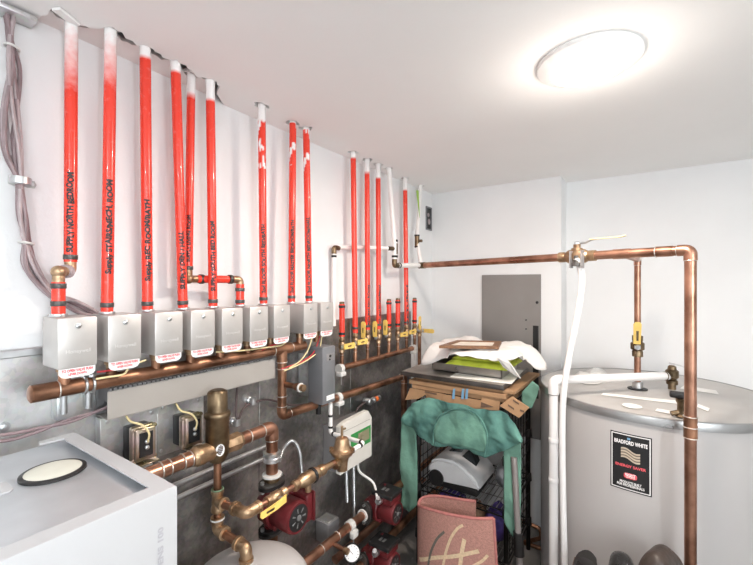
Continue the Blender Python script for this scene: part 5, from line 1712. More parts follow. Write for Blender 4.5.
q = BM(); lab(q, 0.42, 0.895, 0.50, 0.93, 0.0013); build('emblem', q, 'blue_tape', lb1, normals=False, smooth=False)

# tapes and papers on the lid
zl_ = TZ + 0.0006


def lid_quad(px, h=0.0008, z=None):
    qq = BM(); add_prism(qq, [at_z(u, v, z or zl_) for u, v in px], (0, 0, h)); return qq


tp = [([(601, 395), (603, 393), (680, 401), (679, 404)], 'long strip of white tape across the tank lid', 'white strip of tape'),
      ([(697, 407), (698, 404), (710, 408.5), (708, 411.5)], 'short strip of white tape on the tank lid right of the copper riser', ''),
      ([(655, 411), (657, 408.5), (684, 413), (682, 416)], 'short strip of white tape near the front rim of the tank', ''),
      ([(680, 388.5), (684, 385.5), (716, 390.5), (719, 394.5)], 'wide white tape at the back right of the tank lid', '')]
for px, lb, _ in tp:
    tag(build('tape_strip', lid_quad(px), 'tape', smooth=False), lb, 'tape', 'tape strips on the tank lid')
tp_r = [at_z(u, v, zl_ + 0.001) for u, v in ((601, 395), (603, 393), (606, 393.4), (604, 395.4))]
pc_ = at_z(632, 406, zl_)
q = BM(); add_lathe(q, [(0, 0.034), (0.0012, 0.034)], (pc_.x, pc_.y, zl_), (0, 0, 1), 28); tag(build('paper_disc', q, 'paper', smooth=False), 'round white paper disc on the tank lid', 'paper')
q = BM()
outl = [(571, 380), (573, 376), (584, 371.5), (596, 370), (603, 369), (606, 372), (609, 377), (606, 381), (598, 384), (586, 384)]
cen_ = at_z(590, 377, zl_)
vs0 = [q.verts.new(at_z(u, v, zl_ + 0.002)) for u, v in outl]
vs1 = [q.verts.new(cen_.lerp(at_z(u, v, zl_), 0.6) + Vector((0, 0, 0.020 + 0.012 * math.sin(i * 2.3)))) for i, (u, v) in enumerate(outl)]
vc = q.verts.new(cen_ + Vector((0, 0, 0.018)))
n = len(outl)
for i in range(n):
    q.faces.new((vs0[i], vs0[(i + 1) % n], vs1[(i + 1) % n], vs1[i])); q.faces.new((vs1[i], vs1[(i + 1) % n], vc))
ob = build('crumpled_paper', q, 'paper', angle=25); tag(ob, 'crumpled white paper on the tank lid behind the white pipe', 'paper')
ob.modifiers.new('thick', 'SOLIDIFY').thickness = 0.001

# white insulated pipe on the tank, relief fitting
e1 = at_z(672, 377, TZ + 0.065)
e0 = at_t(553.5, 380, 1.70)
vt_ = at_z(672, 389, TZ)
e1 = Vector((vt_.x, vt_.y, TZ + 0.062))
t = thing('white_drain_pipe', 'thick white plastic pipe from the tank top fitting down beside the tank', 'pipe', (e0.x, e0.y, 0))
copper_pts = [e1 + (e0 - e1).normalized() * 0.025, e0, Vector((e0.x, e0.y, 0.001))]
q = BM(); add_tube(q, fillet(copper_pts, 0.03), 0.0185, 18); build('pipe_run', q, 'pvc', t)
q = BM(); dd_ = (e1 - e0).normalized(); add_tube(q, fillet([e0 + dd_ * 0.055, e0, e0 + Vector((0, 0, -0.06))], 0.03), 0.0215, 18); build('elbow', q, 'pvc', t)
ring_part('dark_seam', t, e0 + Vector((0, 0, -0.062)), (0, 0, 1), 0.0192, 0.003, 'band')
ring_part('dark_clamp', t, e1 + (e0 - e1).normalized() * 0.04, dd_, 0.020, 0.006, 'bronze')
for vv in (440, 480):
    zz9 = CAM.z - (vv - HY) / F * 1.70
    ring_part('coupling', t, Vector((e0.x, e0.y, zz9)), (0, 0, 1), 0.0205, 0.02, 'pvc')
t = thing('relief_valve', 'brass relief valve with small lever on the tank lid joined to the white pipe', 'valve', (vt_.x, vt_.y, TZ))
q = BM(); add_lathe(q, [(0, 0.016), (0.022, 0.016), (0.023, 0.023), (0.04, 0.023), (0.046, 0.017), (0.055, 0.026), (0.085, 0.026), (0.092, 0.018), (0.105, 0.016), (0.11, 0.010)], (vt_.x, vt_.y, TZ), (0, 0, 1), 12); build('valve_body', q, 'bronze', t)
q = BM(); add_tube(q, [e1 + Vector((0, 0, 0.008)), e1 + (e0 - e1).normalized() * 0.03], 0.019, 14); build('outlet', q, 'bronze', t)
q = BM(); zq = TZ + 0.108; a_ = Vector((vt_.x, vt_.y, zq)); add_tube(q, [a_ - side * 0.012 + Vector((0, 0, 0.012)), a_ + side * 0.02 + Vector((0, 0, 0.006)), a_ + side * 0.055 + Vector((0, 0, -0.004))], 0.003, 8); build('test_lever', q, 'steel', t)
# drain cock on the rim by the copper riser
dc = at_z(681, 417, TZ)
t = thing('drain_cock', 'brass drain cock with black knob on the tank rim beside the copper riser', 'valve', (dc.x, dc.y, TZ))
q = BM(); add_lathe(q, [(0, 0.014), (0.004, 0.020), (0.010, 0.012), (0.05, 0.012), (0.056, 0.016), (0.068, 0.016)], (dc.x, dc.y, TZ), (0, 0, 1), 12); add_cyl(q, (dc.x - 0.03, dc.y - 0.01, TZ + 0.01), (dc.x, dc.y, TZ + 0.02), 0.009, 10); build('cock_body', q, 'bronze', t)
q = BM(); add_box(q, (dc.x - 0.004, dc.y, TZ + 0.080), (0.06, 0.022, 0.024), 0.006); build('knob', q, 'black', t)

# copper bends low behind the rack
for (px, lb) in (([(520, 520), (541, 529), (541, 538), (524, 575)], 'bent copper pipe low between rack and tank, upper one'), ([(522, 543), (540, 551), (543, 562), (543, 590)], 'bent copper pipe low between rack and tank, lower one')):
    P = [at_y(u, v, 2.36) for u, v in px]
    P[-1].z = max(P[-1].z, 0.013)
    q = BM(); add_tube(q, fillet([Vector((p.x, p.y, max(0.012, p.z))) for p in P], 0.03), 0.0115, 14)
    tag(build('bent_copper_pipe', q, 'copper_old'), lb, 'pipe', 'bent copper pipes by the tank')

# ------------------------------------------------------------------ wire rack
RX0, RX1, RY0, RY1 = 0.245, 0.712, 1.895, 2.335
t = thing('wire_rack', 'black wire shelving rack loaded with boxes and trays in front of the chase', 'shelving rack', ((RX0 + RX1) / 2, (RY0 + RY1) / 2, 0))
for (x, y) in ((RX0, RY0), (RX1, RY0), (RX0, RY1), (RX1, RY1)):
    q = BM(); add_cyl(q, (x, y, 0.0), (x, y, 0.935), 0.0115, 14)
    po = build('post', q, 'wirerack', t)
    for z in (0.41, 0.16, 0.905, 0.66):
        q = BM(); add_lathe(q, [(-0.022, 0.013), (-0.02, 0.0185), (0.02, 0.0165), (0.022, 0.013)], (x, y, z), (0, 0, 1), 14); build('shelf_clip', q, 'black', po)
for z in (0.16, 0.41, 0.92):
    q = BM()
    for y in (RY0, RY1):
        add_cyl(q, (RX0, y, z + 0.012), (RX1, y, z + 0.012), 0.0035, 8); add_cyl(q, (RX0, y, z - 0.018), (RX1, y, z - 0.018), 0.0035, 8)
        nz = 14
        pth = []
        for k in range(nz + 1):
            pth.append(Vector((RX0 + (RX1 - RX0) * k / nz, y, z + (0.010 if k % 2 else -0.016))))
        add_tube(q, pth, 0.002, 6)
    for x in (RX0, RX1):
        add_cyl(q, (x, RY0, z + 0.012), (x, RY1, z + 0.012), 0.0035, 8); add_cyl(q, (x, RY0, z - 0.018), (x, RY1, z - 0.018), 0.0035, 8)
    build('shelf_frame', q, 'wirerack', t)
    q = BM()
    for k in range(1, 20):
        x = RX0 + (RX1 - RX0) * k / 20
        add_cyl(q, (x, RY0, z + 0.015), (x, RY1, z + 0.015), 0.0021, 6)
    for k in range(1, 4):
        y = RY0 + (RY1 - RY0) * k / 4
        add_cyl(q, (RX0, y, z + 0.011), (RX1, y, z + 0.011), 0.0028, 6)
    build('shelf_wires', q, 'wirerack_lt', t)
for x in (RX0, RX1):
    q = BM()
    for k in range(12):
        z = 0.20 + 0.06 * k
        add_cyl(q, (x, RY0, z), (x, RY1, z), 0.0022, 6)
    for k in range(1, 8):
        y = RY0 + (RY1 - RY0) * k / 8
        add_cyl(q, (x, y, 0.18), (x, y, 0.90), 0.0022, 6)
    build('side_grid', q, 'wirerack', t)

# appliance on the middle shelf
AZ = 0.427
ax0, ax1, ay0, ay1 = 0.282, 0.575, 1.915, 2.20
t = thing('floor_cleaner', 'pale grey electric floor cleaner with dark window on the middle rack shelf', 'appliance', ((ax0 + ax1) / 2, ay0, AZ))
q = BM(); prof = [(ax0, 0.055), (ax0 + 0.01, 0.11), (ax0 + 0.05, 0.142), (ax0 + 0.16, 0.150), (ax1 - 0.05, 0.105), (ax1 - 0.006, 0.060), (ax1, 0.03), (ax0 + 0.08, 0.03), (ax0 + 0.04, 0.035)]
add_prism(q, [(x, ay0 + 0.01, AZ + z) for x, z in prof], (0, ay1 - ay0 - 0.02, 0))
bmesh.ops.bevel(q, geom=list(q.edges), offset=0.014, segments=3, affect='EDGES'); sh = build('shell', q, 'appl', t, angle=50)
q = BM(); box_mm(q, (ax0 + 0.03, ay0 + 0.01, AZ), (ax1 - 0.015, ay1 - 0.01, AZ + 0.034), 0.006); build('base', q, 'black', t)
for y in (ay0 + 0.016, ay1 - 0.016):
    q = BM(); add_lathe(q, [(-0.014, 0.030), (-0.012, 0.042), (0.012, 0.042), (0.014, 0.030)], (ax0 + 0.055, y - (0.004 if y < 2 else 0), AZ + 0.042), (0, 1, 0), 24); wh = build('wheel', q, 'black', t)
q = BM(); sl_ = (0.105 - 0.150) / (ax1 - 0.05 - ax0 - 0.16)
def top_at(x): return AZ + 0.150 + sl_ * (x - ax0 - 0.16)
for (xa, xb, yA2, yB2) in ((ax0 + 0.165, ax1 - 0.055, ay0 + 0.10, ay1 - 0.07), (ax0 + 0.075, ax0 + 0.145, ay0 + 0.13, ay1 - 0.05)):
    z0_, z1_ = top_at(xa) if xa > ax0 + 0.15 else AZ + 0.1445, top_at(xb) if xa > ax0 + 0.15 else AZ + 0.151
    add_prism(q, [(xa, yA2, z0_ + 0.001), (xb, yA2 + 0.01, z1_ + 0.001), (xb - 0.01, yB2, z1_ + 0.001), (xa, yB2, z0_ + 0.001)], (0, 0, 0.003))
build('dark_window', q, 'appl_dk', sh, smooth=False)

# bundles on the lower shelf and behind the appliance


def blob(name, c, r, sc, mat, lb, cat, seed, amp=0.22, group=None):
    q = BM(); add_sphere(q, (0, 0, 0), r, sc, 28, 18)
    for v in q.verts:
        nrm = v.co.normalized()
        k = 1 + amp * noise.noise(nrm * 2.3 + Vector((seed, 0, 0))) + amp * 0.4 * noise.noise(nrm * 6 + Vector((0, seed, 0)))
        v.co = v.co * k
    mz = min(v.co.z for v in q.verts)
    for v in q.verts:
        v.co += Vector(c) - Vector((0, 0, mz))
    return tag(build(name, q, mat, angle=60), lb, cat, group)


blob('fabric_bundle', (0.36, 2.06, 0.178), 0.075, (1.2, 1.5, 1.1), 'purple', 'dark purple fabric bundle on the bottom rack shelf, left', 'bundle', 1.0)
blob('packet', (0.50, 2.05, 0.178), 0.06, (1.1, 1.6, 1.3), 'tan', 'tan packet on the bottom rack shelf, middle', 'packet', 4.0)
blob('fabric_bundle', (0.625, 2.06, 0.178), 0.07, (0.9, 1.5, 1.15), 'purple', 'dark purple fabric bundle on the bottom rack shelf, right', 'bundle', 7.0)
blob('grey_bag', (0.645, 2.10, 0.428), 0.05, (0.8, 1.4, 1.3), 'slate', 'dark grey bag beside the floor cleaner on the rack', 'bag', 9.0)

# ------------------------------------------------------------------ stack on the rack
Z0 = 0.9385


def flat_box(lb, x0, x1, y0, y1, z0, z1, rot, seed, group='flattened cardboard boxes'):
    t = thing('cardboard_box', lb, 'box', ((x0 + x1) / 2, y0, z0), group=group)
    q = BM(); n = 12
    m = Matrix.Rotation(rot, 3, 'Z'); c = Vector(((x0 + x1) / 2, (y0 + y1) / 2, (z0 + z1) / 2))
    add_box(q, c, (x1 - x0, y1 - y0, z1 - z0), 0.002, 1, m)
    build('folded_board', q, 'cardboard', t)
    return t


t = flat_box('flattened brown cardboard box lowest on the rack, printed front edge', 0.215, 0.735, 1.875, 2.33, Z0, Z0 + 0.022, 0.01, 1)
# torn flaps on the front edge
q = BM()
fpx = [[(405, 400), (410, 388), (444, 394), (440, 401), (427, 394), (418, 399)], [(478, 408), (482, 398), (500, 402), (499, 411)]]
fpx.append([(426, 391.5), (482, 400.5), (482, 410), (460, 407), (426, 400)])
for i, f in enumerate(fpx):
    q = BM()
    add_prism(q, [at_y(u, v, 1.862 if i < 2 else 1.868) for u, v in f], (0, 0.003, 0))
    build('front_flap', q, 'cardboard', t, smooth=False)
for pp in (((425, 391), (437, 393.5), (436.5, 395), (424.5, 392.5)), ((481, 402), (494, 407), (480.5, 407.5))):
    q = BM()
    add_prism(q, [at_y(u, v, 1.8595) for u, v in pp], (0, 0.001, 0))
    build('front_print', q, 'cardboard_dk', t, smooth=False)
for u in (453, 462, 466):
    q = BM()
    add_prism(q, [at_y(a, v, 1.860) for a, v in ((u, 389), (u + 2.2, 388.5), (u + 1.5, 399), (u - 1, 399))], (0, 0.0015, 0))
    build('tape_tail', q, 'blue_tape', t, smooth=False)
t = flat_box('flattened brown cardboard box second from the bottom of the rack stack', 0.205, 0.725, 1.865, 2.325, Z0 + 0.023, Z0 + 0.046, -0.015, 2)
# tag-like end flap at the right front corner
q = BM(); cf = [at_t(u, v, 1.83) for u, v in ((500, 406), (512, 397), (529, 408), (519, 418))]
add_prism(q, cf, (0.0, 0.004, 0.003)); fl2 = build('end_flap', q, 'cardboard', t, smooth=False)
q = BM()
for (a, b7) in (((513, 401), (519, 405)), ((508, 406), (514, 410)), ((520, 411), (524, 412.5))):
    p, r_ = at_t(*a, 1.826), at_t(*b7, 1.826)
    add_prism(q, [p, r_, r_ + Vector((0, 0, 0.008)), p + Vector((0, 0, 0.008))], (0, 0.001, 0))
build('flap_print', q, 'cardboard_dk', fl2, smooth=False)
t = flat_box('flattened brown cardboard box directly under the dark tray', 0.235, 0.765, 1.885, 2.345, Z0 + 0.047, Z0 + 0.064, -0.03, 3)

TZ0 = Z0 + 0.065
t = thing('baking_tray', 'wide dark metal tray lying on the cardboard stack', 'tray', (0.44, 2.09, TZ0))
q = BM(); box_mm(q, (0.155, 1.852, TZ0), (0.715, 2.33, TZ0 + 0.022), 0.003); build('tray_body', q, 'tray_dark', t)
q = BM(); box_mm(q, (0.162, 1.859, TZ0 + 0.022), (0.708, 2.323, TZ0 + 0.024), 0.001, 1); build('tray_top', q, 'tray_brown', t)
q = BM(); add_box(q, (0.575, 2.05, TZ0 + 0.0265), (0.30, 0.33, 0.004), 0.001, 1, Matrix.Rotation(0.08, 3, 'Z')); tag(build('paper_sheet', q, 'paper', smooth=False), 'white paper sheet under the steel tray', 'paper')
SZ0 = TZ0 + 0.029
sx0, sx1, sy0, sy1 = 0.295, 0.672, 1.960, 2.25
t = thing('steel_tray', 'shallow stainless steel tray holding lime green cloth', 'tray', (0.48, 2.1, SZ0))
q = BM()
box_mm(q, (sx0, sy0, SZ0), (sx1, sy1, SZ0 + 0.004)); box_mm(q, (sx0, sy0, SZ0), (sx1, sy0 + 0.004, SZ0 + 0.04)); box_mm(q, (sx0, sy1 - 0.004, SZ0), (sx1, sy1, SZ0 + 0.04)); box_mm(q, (sx0, sy0, SZ0), (sx0 + 0.004, sy1, SZ0 + 0.04)); box_mm(q, (sx1 - 0.004, sy0, SZ0), (sx1, sy1, SZ0 + 0.04))
build('tray_pan', q, 'stainless', t, smooth=False)
q = BM()
box_mm(q, (sx0 - 0.006, sy0 - 0.006, SZ0 + 0.039), (sx1 + 0.006, sy0 + 0.006, SZ0 + 0.042)); box_mm(q, (sx0 - 0.006, sy1 - 0.006, SZ0 + 0.039), (sx1 + 0.006, sy1 + 0.006, SZ0 + 0.042)); box_mm(q, (sx0 - 0.006, sy0 - 0.006, SZ0 + 0.039), (sx0 + 0.006, sy1 + 0.006, SZ0 + 0.042)); box_mm(q, (sx1 - 0.006, sy0 - 0.006, SZ0 + 0.039), (sx1 + 0.006, sy1 + 0.006, SZ0 + 0.042))
build('tray_lip', q, 'stainless', t, smooth=False)


def pillow(q, x0, x1, y0, y1, z0, h, rot=0.0, seed=0.0, droop=None):
    n, m_ = 26, 20
    c = Vector(((x0 + x1) / 2, (y0 + y1) / 2, 0))
    top, bot = [], []
    mr = Matrix.Rotation(rot, 3, 'Z')
    for i in range(n + 1):
        a, b8 = [], []
        for j in range(m_ + 1):
            s, tt = i / n * 2 - 1, j / m_ * 2 - 1
            e = max(0.0, 1 - s ** 8) ** 0.5 * max(0.0, 1 - tt ** 8) ** 0.5
            p = Vector(((x1 - x0) / 2 * s, (y1 - y0) / 2 * tt, 0))
            p = mr @ p + c
            nz = noise.noise(Vector((p.x * 14, p.y * 14, seed)))
            zt = z0 + h * e * (0.85 + 0.35 * nz) + 0.001
            p2 = Vector((p.x, p.y, zt)); p3 = Vector((p.x, p.y, z0))
            if droop:
                p2, p3 = droop(p2), droop(p3)
            a.append(q.verts.new(p2)); b8.append(q.verts.new(p3))
        top.append(a); bot.append(b8)
    for i in range(n):
        for j in range(m_):
            q.faces.new((top[i][j], top[i + 1][j], top[i + 1][j + 1], top[i][j + 1]))
            q.faces.new((bot[i][j], bot[i][j + 1], bot[i + 1][j + 1], bot[i + 1][j]))
    for i in range(n):
        q.faces.new((top[i][0], bot[i][0], bot[i + 1][0], top[i + 1][0])); q.faces.new((top[i][m_], top[i + 1][m_], bot[i + 1][m_], bot[i][m_]))
    for j in range(m_):
        q.faces.new((top[0][j], top[0][j + 1], bot[0][j + 1], bot[0][j])); q.faces.new((top[n][j], bot[n][j], bot[n][j + 1], top[n][j + 1]))


LZ = SZ0 + 0.0425
q = BM(); pillow(q, 0.375, 0.70, 1.955, 2.255, LZ, 0.030, 0.0, 2.0)
tag(build('lime_cloth', q, 'lime', angle=60), 'folded lime green cloth sandwiched above the steel tray', 'cloth', 'folded lime cloths')
q = BM(); pillow(q, 0.40, 0.69, 1.975, 2.24, LZ + 0.030, 0.016, 0.05, 5.0)
tag(build('lime_cloth', q, 'lime', angle=60), 'pale lime cloth fold directly under the white bedsheet', 'cloth', 'folded lime cloths')

# white bedsheet heap
WZ = LZ + 0.046
q = BM()
n, m_ = 60, 44
cx_, cy_ = 0.525, 2.06
grid = []
for i in range(n + 1):
    row = []
    for j in range(m_ + 1):
        s, tt = i / n * 2 - 1, j / m_ * 2 - 1
        rr = math.sqrt(s * s + tt * tt)
        ang = math.atan2(tt, s)
        k = max(abs(s), abs(tt))
        # map the square to a rounded outline
        lim = 1.0 + 0.10 * math.sin(ang * 3 + 0.6) + 0.05 * math.sin(ang * 7)
        X = cx_ + s * 0.285 * lim * (0.88 + 0.12 * (1 - (tt * s) ** 2))
        Y = cy_ + tt * 0.235 * lim * (0.88 + 0.12 * (1 - (tt * s) ** 2))
        fold = 0.018 * noise.noise(Vector((X * 9, Y * 9, 1.7))) + 0.016 * (1 - abs(noise.noise(Vector((X * 17 + Y * 9, Y * 15 - X * 6, 4.2))))) - 0.012
        Z = WZ + 0.058 + fold - 0.004 * max(0, -tt) + 0.006 * max(0, s)
        if k > 0.72:
            e = (k - 0.72) / 0.28
            Z -= (0.075 + 0.03 * math.sin(ang * 5 + 1)) * e ** 1.4 * (1.0 if tt > -0.6 or s < -0.25 else 0.42)
            if tt < -0.72:
                Y += 0.02 * e
        row.append(q.verts.new((X, Y, max(Z, WZ - 0.05 if (Y < 1.93 or X < 0.28 or X > 0.72) else WZ + 0.002))))
    grid.append(row)
for i in range(n):
    for j in range(m_):
        q.faces.new((grid[i][j], grid[i + 1][j], grid[i + 1][j + 1], grid[i][j + 1]))
sh = tag(build('bedsheet', q, 'cloth_white', angle=70), 'crumpled white bedsheet heaped on top of the rack stack', 'bedsheet')
mo = sh.modifiers.new('thick', 'SOLIDIFY'); mo.thickness = 0.003; mo.offset = -1
# hanging corner of the sheet, a part of it
q = BM()
cpx = [(497, 358), (505, 357), (512, 366), (520.5, 378.5), (513, 374), (503, 367)]
add_prism(q, [at_t(u, v, 1.84 + 0.01 * i) for i, (u, v) in enumerate(cpx)], (0.002, 0.004, 0.0)); build('hanging_corner', q, 'cloth_white', sh, smooth=False)

# picture frame
FZ = WZ + 0.074
fp = [at_z(u, v, FZ + 0.004) for u, v in ((439, 345.5), (498.5, 346.5), (501.5, 341.0), (457, 340.0))]
t = thing('picture_frame', 'brown wooden picture frame lying face up on the white bedsheet', 'picture frame', tuple(sum(fp, Vector()) / 4 - Vector((0, 0, 0.016))))
cq = sum(fp, Vector()) / 4
inn = [p.lerp(cq, 0.24) for p in fp]
q = BM()
for i in range(4):
    a, b9, c9, d9 = fp[i], fp[(i + 1) % 4], inn[(i + 1) % 4], inn[i]
    add_prism(q, [a, b9, c9, d9], (0, 0, -0.014))
build('moulding', q, 'wood', t, smooth=False)
q = BM(); add_prism(q, [p - Vector((0, 0, 0.005)) for p in [x.lerp(cq, -0.03) for x in inn]], (0, 0, -0.006)); build('mat_board', q, 'linen', t, smooth=False)

# ------------------------------------------------------------------ teal shirt draped over the front of the stack
YS = 1.858


def sheet(q, top, bot, y0, nu=44, nv=22, amp=0.010, seed=0.0, belly=0.0):
    u0, u1 = max(top[0][0], bot[0][0]), min(top[-1][0], bot[-1][0])
    g = []
    for i in range(nu + 1):
        u = u0 + (u1 - u0) * i / nu
        a, b_ = lerp_poly(top, u), lerp_poly(bot, u)
        row = []
        for j in range(nv + 1):
            v = a + (b_ - a) * j / nv
            p = at_y(u, v, y0)
            off = amp * noise.noise(Vector((p.x * 16 + seed, p.z * 7, seed))) + amp * 0.5 * math.sin(p.x * 50 + p.z * 16 + seed + 3 * noise.noise(Vector((p.x * 6, p.z * 6, seed)))) + amp * 0.7 * abs(noise.noise(Vector((p.x * 26 + p.z * 12, p.z * 24, seed + 5))))
            row.append(q.verts.new(p + Vector((0, off - belly * math.sin(PI * j / nv), 0))))
        g.append(row)
    for i in range(nu):
        for j in range(nv):
            q.faces.new((g[i][j], g[i + 1][j], g[i + 1][j + 1], g[i][j + 1]))
    return g


t = thing('tee_shirt', 'teal tee shirt draped over the front of the loaded rack', 'shirt', (0.45, YS, 0.75))
q = BM()
sheet(q, [(403, 416), (412, 403), (428, 397.5), (450, 402), (480, 409), (498, 411), (508, 414), (515, 424), (523, 440)],
      [(403, 422), (410, 428), (432, 446), (447, 447), (468, 450), (485, 458), (500, 452), (512, 447), (523, 441)], YS - 0.016, nu=70, nv=34, amp=0.015, seed=1.0, belly=0.02)
body = build('body', q, 'teal', t, angle=70)
body.modifiers.new('thick', 'SOLIDIFY').thickness = 0.0025
q = BM()
sheet(q, [(435, 426), (440, 415), (452, 409.5), (466, 410), (478, 416), (485, 430), (487, 440)], [(435, 440), (443, 444), (455, 446), (468, 448), (479, 452), (485, 452), (487, 446)], YS - 0.054, 30, 14, 0.005, 3.0, 0.008)
lin = build('neck_lining', q, 'teal_in', t, angle=70); lin.modifiers.new('thick', 'SOLIDIFY').thickness = 0.002
q = BM()
add_tube(q, catmull([at_y(u, v, YS - 0.060) for u, v in ((433, 444), (434, 430), (438, 418), (447, 411.5), (460, 408.5), (473, 412), (482, 421), (487, 434), (486.5, 446), (484, 456))], 6), 0.0038, 8)
build('collar_band', q, 'teal', t)
q = BM(); sheet(q, [(401, 418), (409, 418), (417, 426)], [(401, 507), (409, 512), (417, 505)], YS + 0.004, 12, 26, 0.012, 6.0); sl1 = build('sleeve', q, 'teal_lt', t, angle=70); sl1.modifiers.new('thick', 'SOLIDIFY').thickness = 0.0025
q = BM(); sheet(q, [(504, 448), (512, 446), (521, 443)], [(504, 522), (512, 538), (521, 532)], YS + 0.002, 12, 26, 0.008, 9.0); sl2 = build('sleeve', q, 'teal_lt', t, angle=70); sl2.modifiers.new('thick', 'SOLIDIFY').thickness = 0.0025
# green cloth at the right of the stack
q = BM()
sheet(q, [(522, 392), (532, 381), (539, 386)], [(522, 408), (532, 408), (539, 389)], 2.02, 12, 12, 0.008, 2.0)
gcl = tag(build('green_cloth', q, 'teal_lt', angle=70), 'pale green cloth tucked at the right end of the rack stack', 'cloth'); gcl.modifiers.new('thick', 'SOLIDIFY').thickness = 0.004

# grey tube leaning at the front right of the rack
pt0, pt1 = at_y(514, 457, 1.86), at_y(518, 532, 1.845)
t = thing('vacuum_tube', 'grey extension tube with black grip leaning on the right front rack post', 'tube', (pt1.x, 1.83, 0))
q = BM(); add_tube(q, [pt0, pt1], 0.014, 16); build('tube', q, 'pole', t)
q = BM(); dd2 = (pt1 - pt0).normalized(); add_tube(q, [pt1, pt1 + dd2 * 0.10], [0.021, 0.023], 16); build('grip', q, 'black', t)
pe3 = pt1 + dd2 * ((pt1.z - 0.0) / -dd2.z)
q = BM(); add_tube(q, [pt1 + dd2 * 0.10, pe3 - dd2 * 0.004], 0.014, 16); build('lower_tube', q, 'pole', t)

# ------------------------------------------------------------------ rug folded and stood in front of the rack
t = thing('folded_rug', 'pink rug folded and stood on end in front of the rack', 'rug', (0.48, 1.74, 0))
zt_l, zt_m = at_y(455, 503, 1.74).z, at_y(492, 516, 1.74).z
pl_p = at_y(416.5, 510, 1.73)
pr_p = at_y(494.5, 516, 1.72)
xl_, xr_ = pl_p.x, pr_p.x
th = 0.012
out = [(xl_ + (xr_ - xl_) * s, y) for s, y in ((1.0, 1.705), (0.8, 1.69), (0.5, 1.685), (0.22, 1.70), (0.06, 1.725), (0.0, 1.757), (0.05, 1.785), (0.22, 1.795), (0.5, 1.792), (0.72, 1.785))]
path2 = catmull([Vector((x, y, 0)) for x, y in out], 6)
q = BM()
rows = []
H = []
for k, p in enumerate(path2):
    s = k / (len(path2) - 1)
    zt9 = 0.482 - 0.083 * (s / 0.5) if s < 0.5 else 0.399 + 0.087 * ((s - 0.5) / 0.5)
    H.append(zt9)
nv = 20
for k, p in enumerate(path2):
    a = path2[max(0, k - 1)]; b_ = path2[min(len(path2) - 1, k + 1)]
    tn = (b_ - a).normalized(); nr = Vector((tn.y, -tn.x, 0))
    rows.append([(q.verts.new(Vector((p.x + (0.03 if k < 6 else 0) * (1 - j / nv) * (1 - k / 6 if k < 6 else 0), p.y, H[k] * j / nv)) + nr * th * 0.5), q.verts.new(Vector((p.x + (0.03 if k < 6 else 0) * (1 - j / nv) * (1 - k / 6 if k < 6 else 0), p.y, H[k] * j / nv)) - nr * th * 0.5)) for j in range(nv + 1)])
for k in range(len(rows) - 1):
    for j in range(nv):
        for w in (0, 1):
            q.faces.new((rows[k][j][w], rows[k + 1][j][w], rows[k + 1][j + 1][w], rows[k][j + 1][w]))
    q.faces.new((rows[k][nv][0], rows[k + 1][nv][0], rows[k + 1][nv][1], rows[k][nv][1]))
    q.faces.new((rows[k][0][0], rows[k][0][1], rows[k + 1][0][1], rows[k + 1][0][0]))
for k in (0, len(rows) - 1):
    for j in range(nv):
        q.faces.new((rows[k][j][0], rows[k][j][1], rows[k][j + 1][1], rows[k][j + 1][0]))
build('rug_body', q, 'rug', t, angle=50)
q = BM(); add_tube(q, [Vector((p.x, p.y, h)) for p, h in zip(path2, H)], 0.0075, 10); p = path2[0]
add_tube(q, [Vector((p.x, p.y, H[0])), Vector((p.x + 0.03, p.y, 0.01))], 0.0075, 10); build('rug_binding', q, 'rug_edge', t)


def rug_y(x):
    best = None
    for a, b_ in zip(path2, path2[1:]):
        if (a.x - x) * (b_.x - x) <= 0 and a.x != b_.x:
            y = a.y + (b_.y - a.y) * (x - a.x) / (b_.x - a.x)
            best = y if best is None else min(best, y)
    return best if best is not None else 1.70


def rug_line(px, w, mat, nm):
    q = BM()
    P = []
    for u, v in px:
        p = at_y(u, v, 1.69); p = at_y(u, v, rug_y(p.x) - th * 0.5); P.append(p)
    P = catmull(P, 6)
    prev = None
    for k, p in enumerate(P):
        a = P[max(0, k - 1)]; b_ = P[min(len(P) - 1, k + 1)]
        tn = (b_ - a); tn.y = 0; tn.normalize(); nr = Vector((-tn.z, 0, tn.x))
        e = [q.verts.new(Vector((pp.x, rug_y(pp.x) - th * 0.5 - 0.0018, pp.z))) for pp in (p - nr * w, p + nr * w)]
        if prev:
            q.faces.new((prev[0], e[0], e[1], prev[1]))
        prev = e
    build(nm, q, mat, t)


rug_line([(419, 560), (435, 557.5), (455, 556), (470, 553), (479, 551)], 0.0085, 'rug_cream', 'cream_stripe')
rug_line([(443, 567), (446, 552), (451, 538), (457, 529), (463, 525)], 0.006, 'rug_cream', 'cream_stripe')
rug_line([(460, 567), (462, 552), (464.5, 539)], 0.009, 'rug_cream', 'cream_stripe')
rug_line([(473, 566), (482, 561), (488, 555)], 0.006, 'rug_cream', 'cream_stripe')
rug_line([(428, 567), (431, 552), (437, 539), (444.5, 531.5)], 0.0055, 'rug_dark', 'dark_stripe')

# ------------------------------------------------------------------ boots on a low bench at the bottom right
BZ = 0.45
t = thing('shoe_bench', 'low dark wooden shoe bench in front of the large tank', 'bench', (1.2, 1.5, 0))
q = BM(); box_mm(q, (1.03, 1.30, BZ - 0.03), (1.338, 1.69, BZ), 0.004); build('seat_board', q, 'bench', t)
for x in (1.052, 1.316):
    for y in (1.322, 1.668):
        q = BM(); box_mm(q, (x - 0.018, y - 0.018, 0.0), (x + 0.018, y + 0.018, BZ - 0.03), 0.002, 1); build('leg', q, 'bench', t)


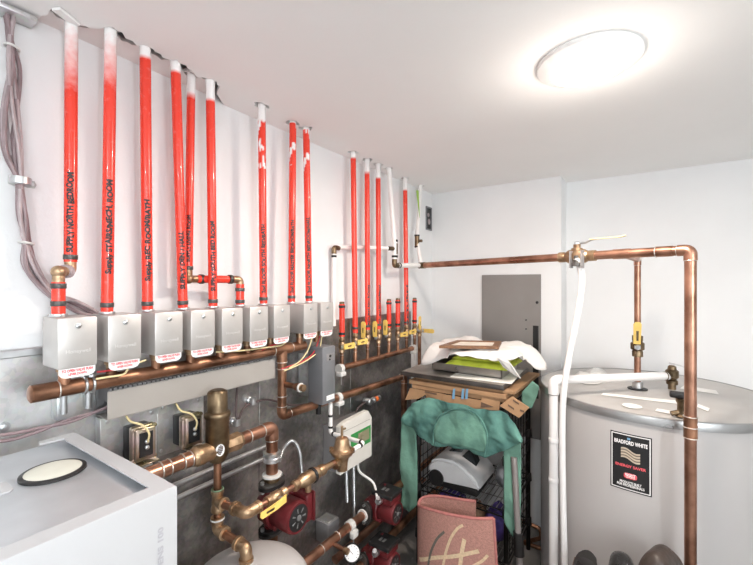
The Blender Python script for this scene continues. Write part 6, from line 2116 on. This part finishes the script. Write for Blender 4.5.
def boot(u, v, ydep, w, h, L, mat, lb, heading, toe=0.55, group=None, sole=True):
    top = at_y(u, v, ydep)
    hgt = top.z - BZ
    t = thing('boot', lb, 'boot', (top.x, ydep, BZ), group=group, rot=(0, 0, heading))
    ORG[t] = Vector((0, 0, 0))
    q = BM()
    # toe at local -Y ... heel at +Y
    n, seg = 16, 18
    rings = []
    for k in range(n + 1):
        s = k / n
        y = -L * 0.35 + s * L
        a = math.sin(min(1, s / 0.28) * PI / 2) ** 0.6
        if s > 0.8:
            a *= math.sqrt(max(0.02, 1 - ((s - 0.8) / 0.2) ** 2))
        ww = w * a * (1.0 - 0.18 * max(0, s - 0.35))
        hh = hgt * (a * (1.0 if s < 0.6 else 1.0 - 0.35 * ((s - 0.6) / 0.4)))
        rg = []
        for j in range(seg):
            an = PI * j / (seg - 1)
            rg.append(q.verts.new((math.cos(an) * ww, y, 0.012 + (hh - 0.012) * math.sin(an) ** 0.62)))
        rings.append(rg)
    for a, b_ in zip(rings, rings[1:]):
        for j in range(seg - 1):
            q.faces.new((a[j], a[j + 1], b_[j + 1], b_[j]))
        q.faces.new((a[seg - 1], a[0], b_[0], b_[seg - 1]))
    q.faces.new(list(reversed(rings[0]))); q.faces.new(rings[-1])
    build('upper', q, mat, t, angle=60, local=True)
    q = BM()
    poly = []
    for k in range(24):
        a = 2 * PI * k / 24
        poly.append(Vector((math.sin(a) * w * 1.06, -L * 0.35 + L / 2 - math.cos(a) * L / 2 * 1.02, 0)))
    add_prism(q, poly, (0, 0, 0.016)); build('sole', q, 'black', t, local=True, angle=30)
    return t, hgt


boot(584, 570, 1.60, 0.036, 0, 0.20, 'boot_black', 'small black rubber boot at the bottom edge, left of its mate', 0.0, group='pair of black rubber boots')
boot(622, 563, 1.58, 0.043, 0, 0.22, 'boot_black', 'shiny black rubber boot at the bottom edge, between its mate and the brown boot', 0.05, group='pair of black rubber boots')
tb_, hh_ = boot(658, 551, 1.57, 0.056, 0, 0.22, 'boot', 'brown leather hiking boot at the bottom edge left of the copper riser', -0.35)
# ------------------------------------------------------------------ light and output settings
w = bpy.data.worlds.new('world')
w.use_nodes = True
w.node_tree.nodes['Background'].inputs['Color'].default_value = (0.5, 0.5, 0.5, 1)
w.node_tree.nodes['Background'].inputs['Strength'].default_value = 0.2
SC.world = w
SC.view_settings.view_transform = 'Standard'
SC.view_settings.look = 'None'
SC.view_settings.gamma = 1.0
SC.view_settings.use_curve_mapping = False
SC.view_settings.exposure = 0.52
SC.cycles.use_denoising = True
SC.cycles.max_bounces = 8
SC.cycles.diffuse_bounces = 6
SC.cycles.sample_clamp_indirect = 6
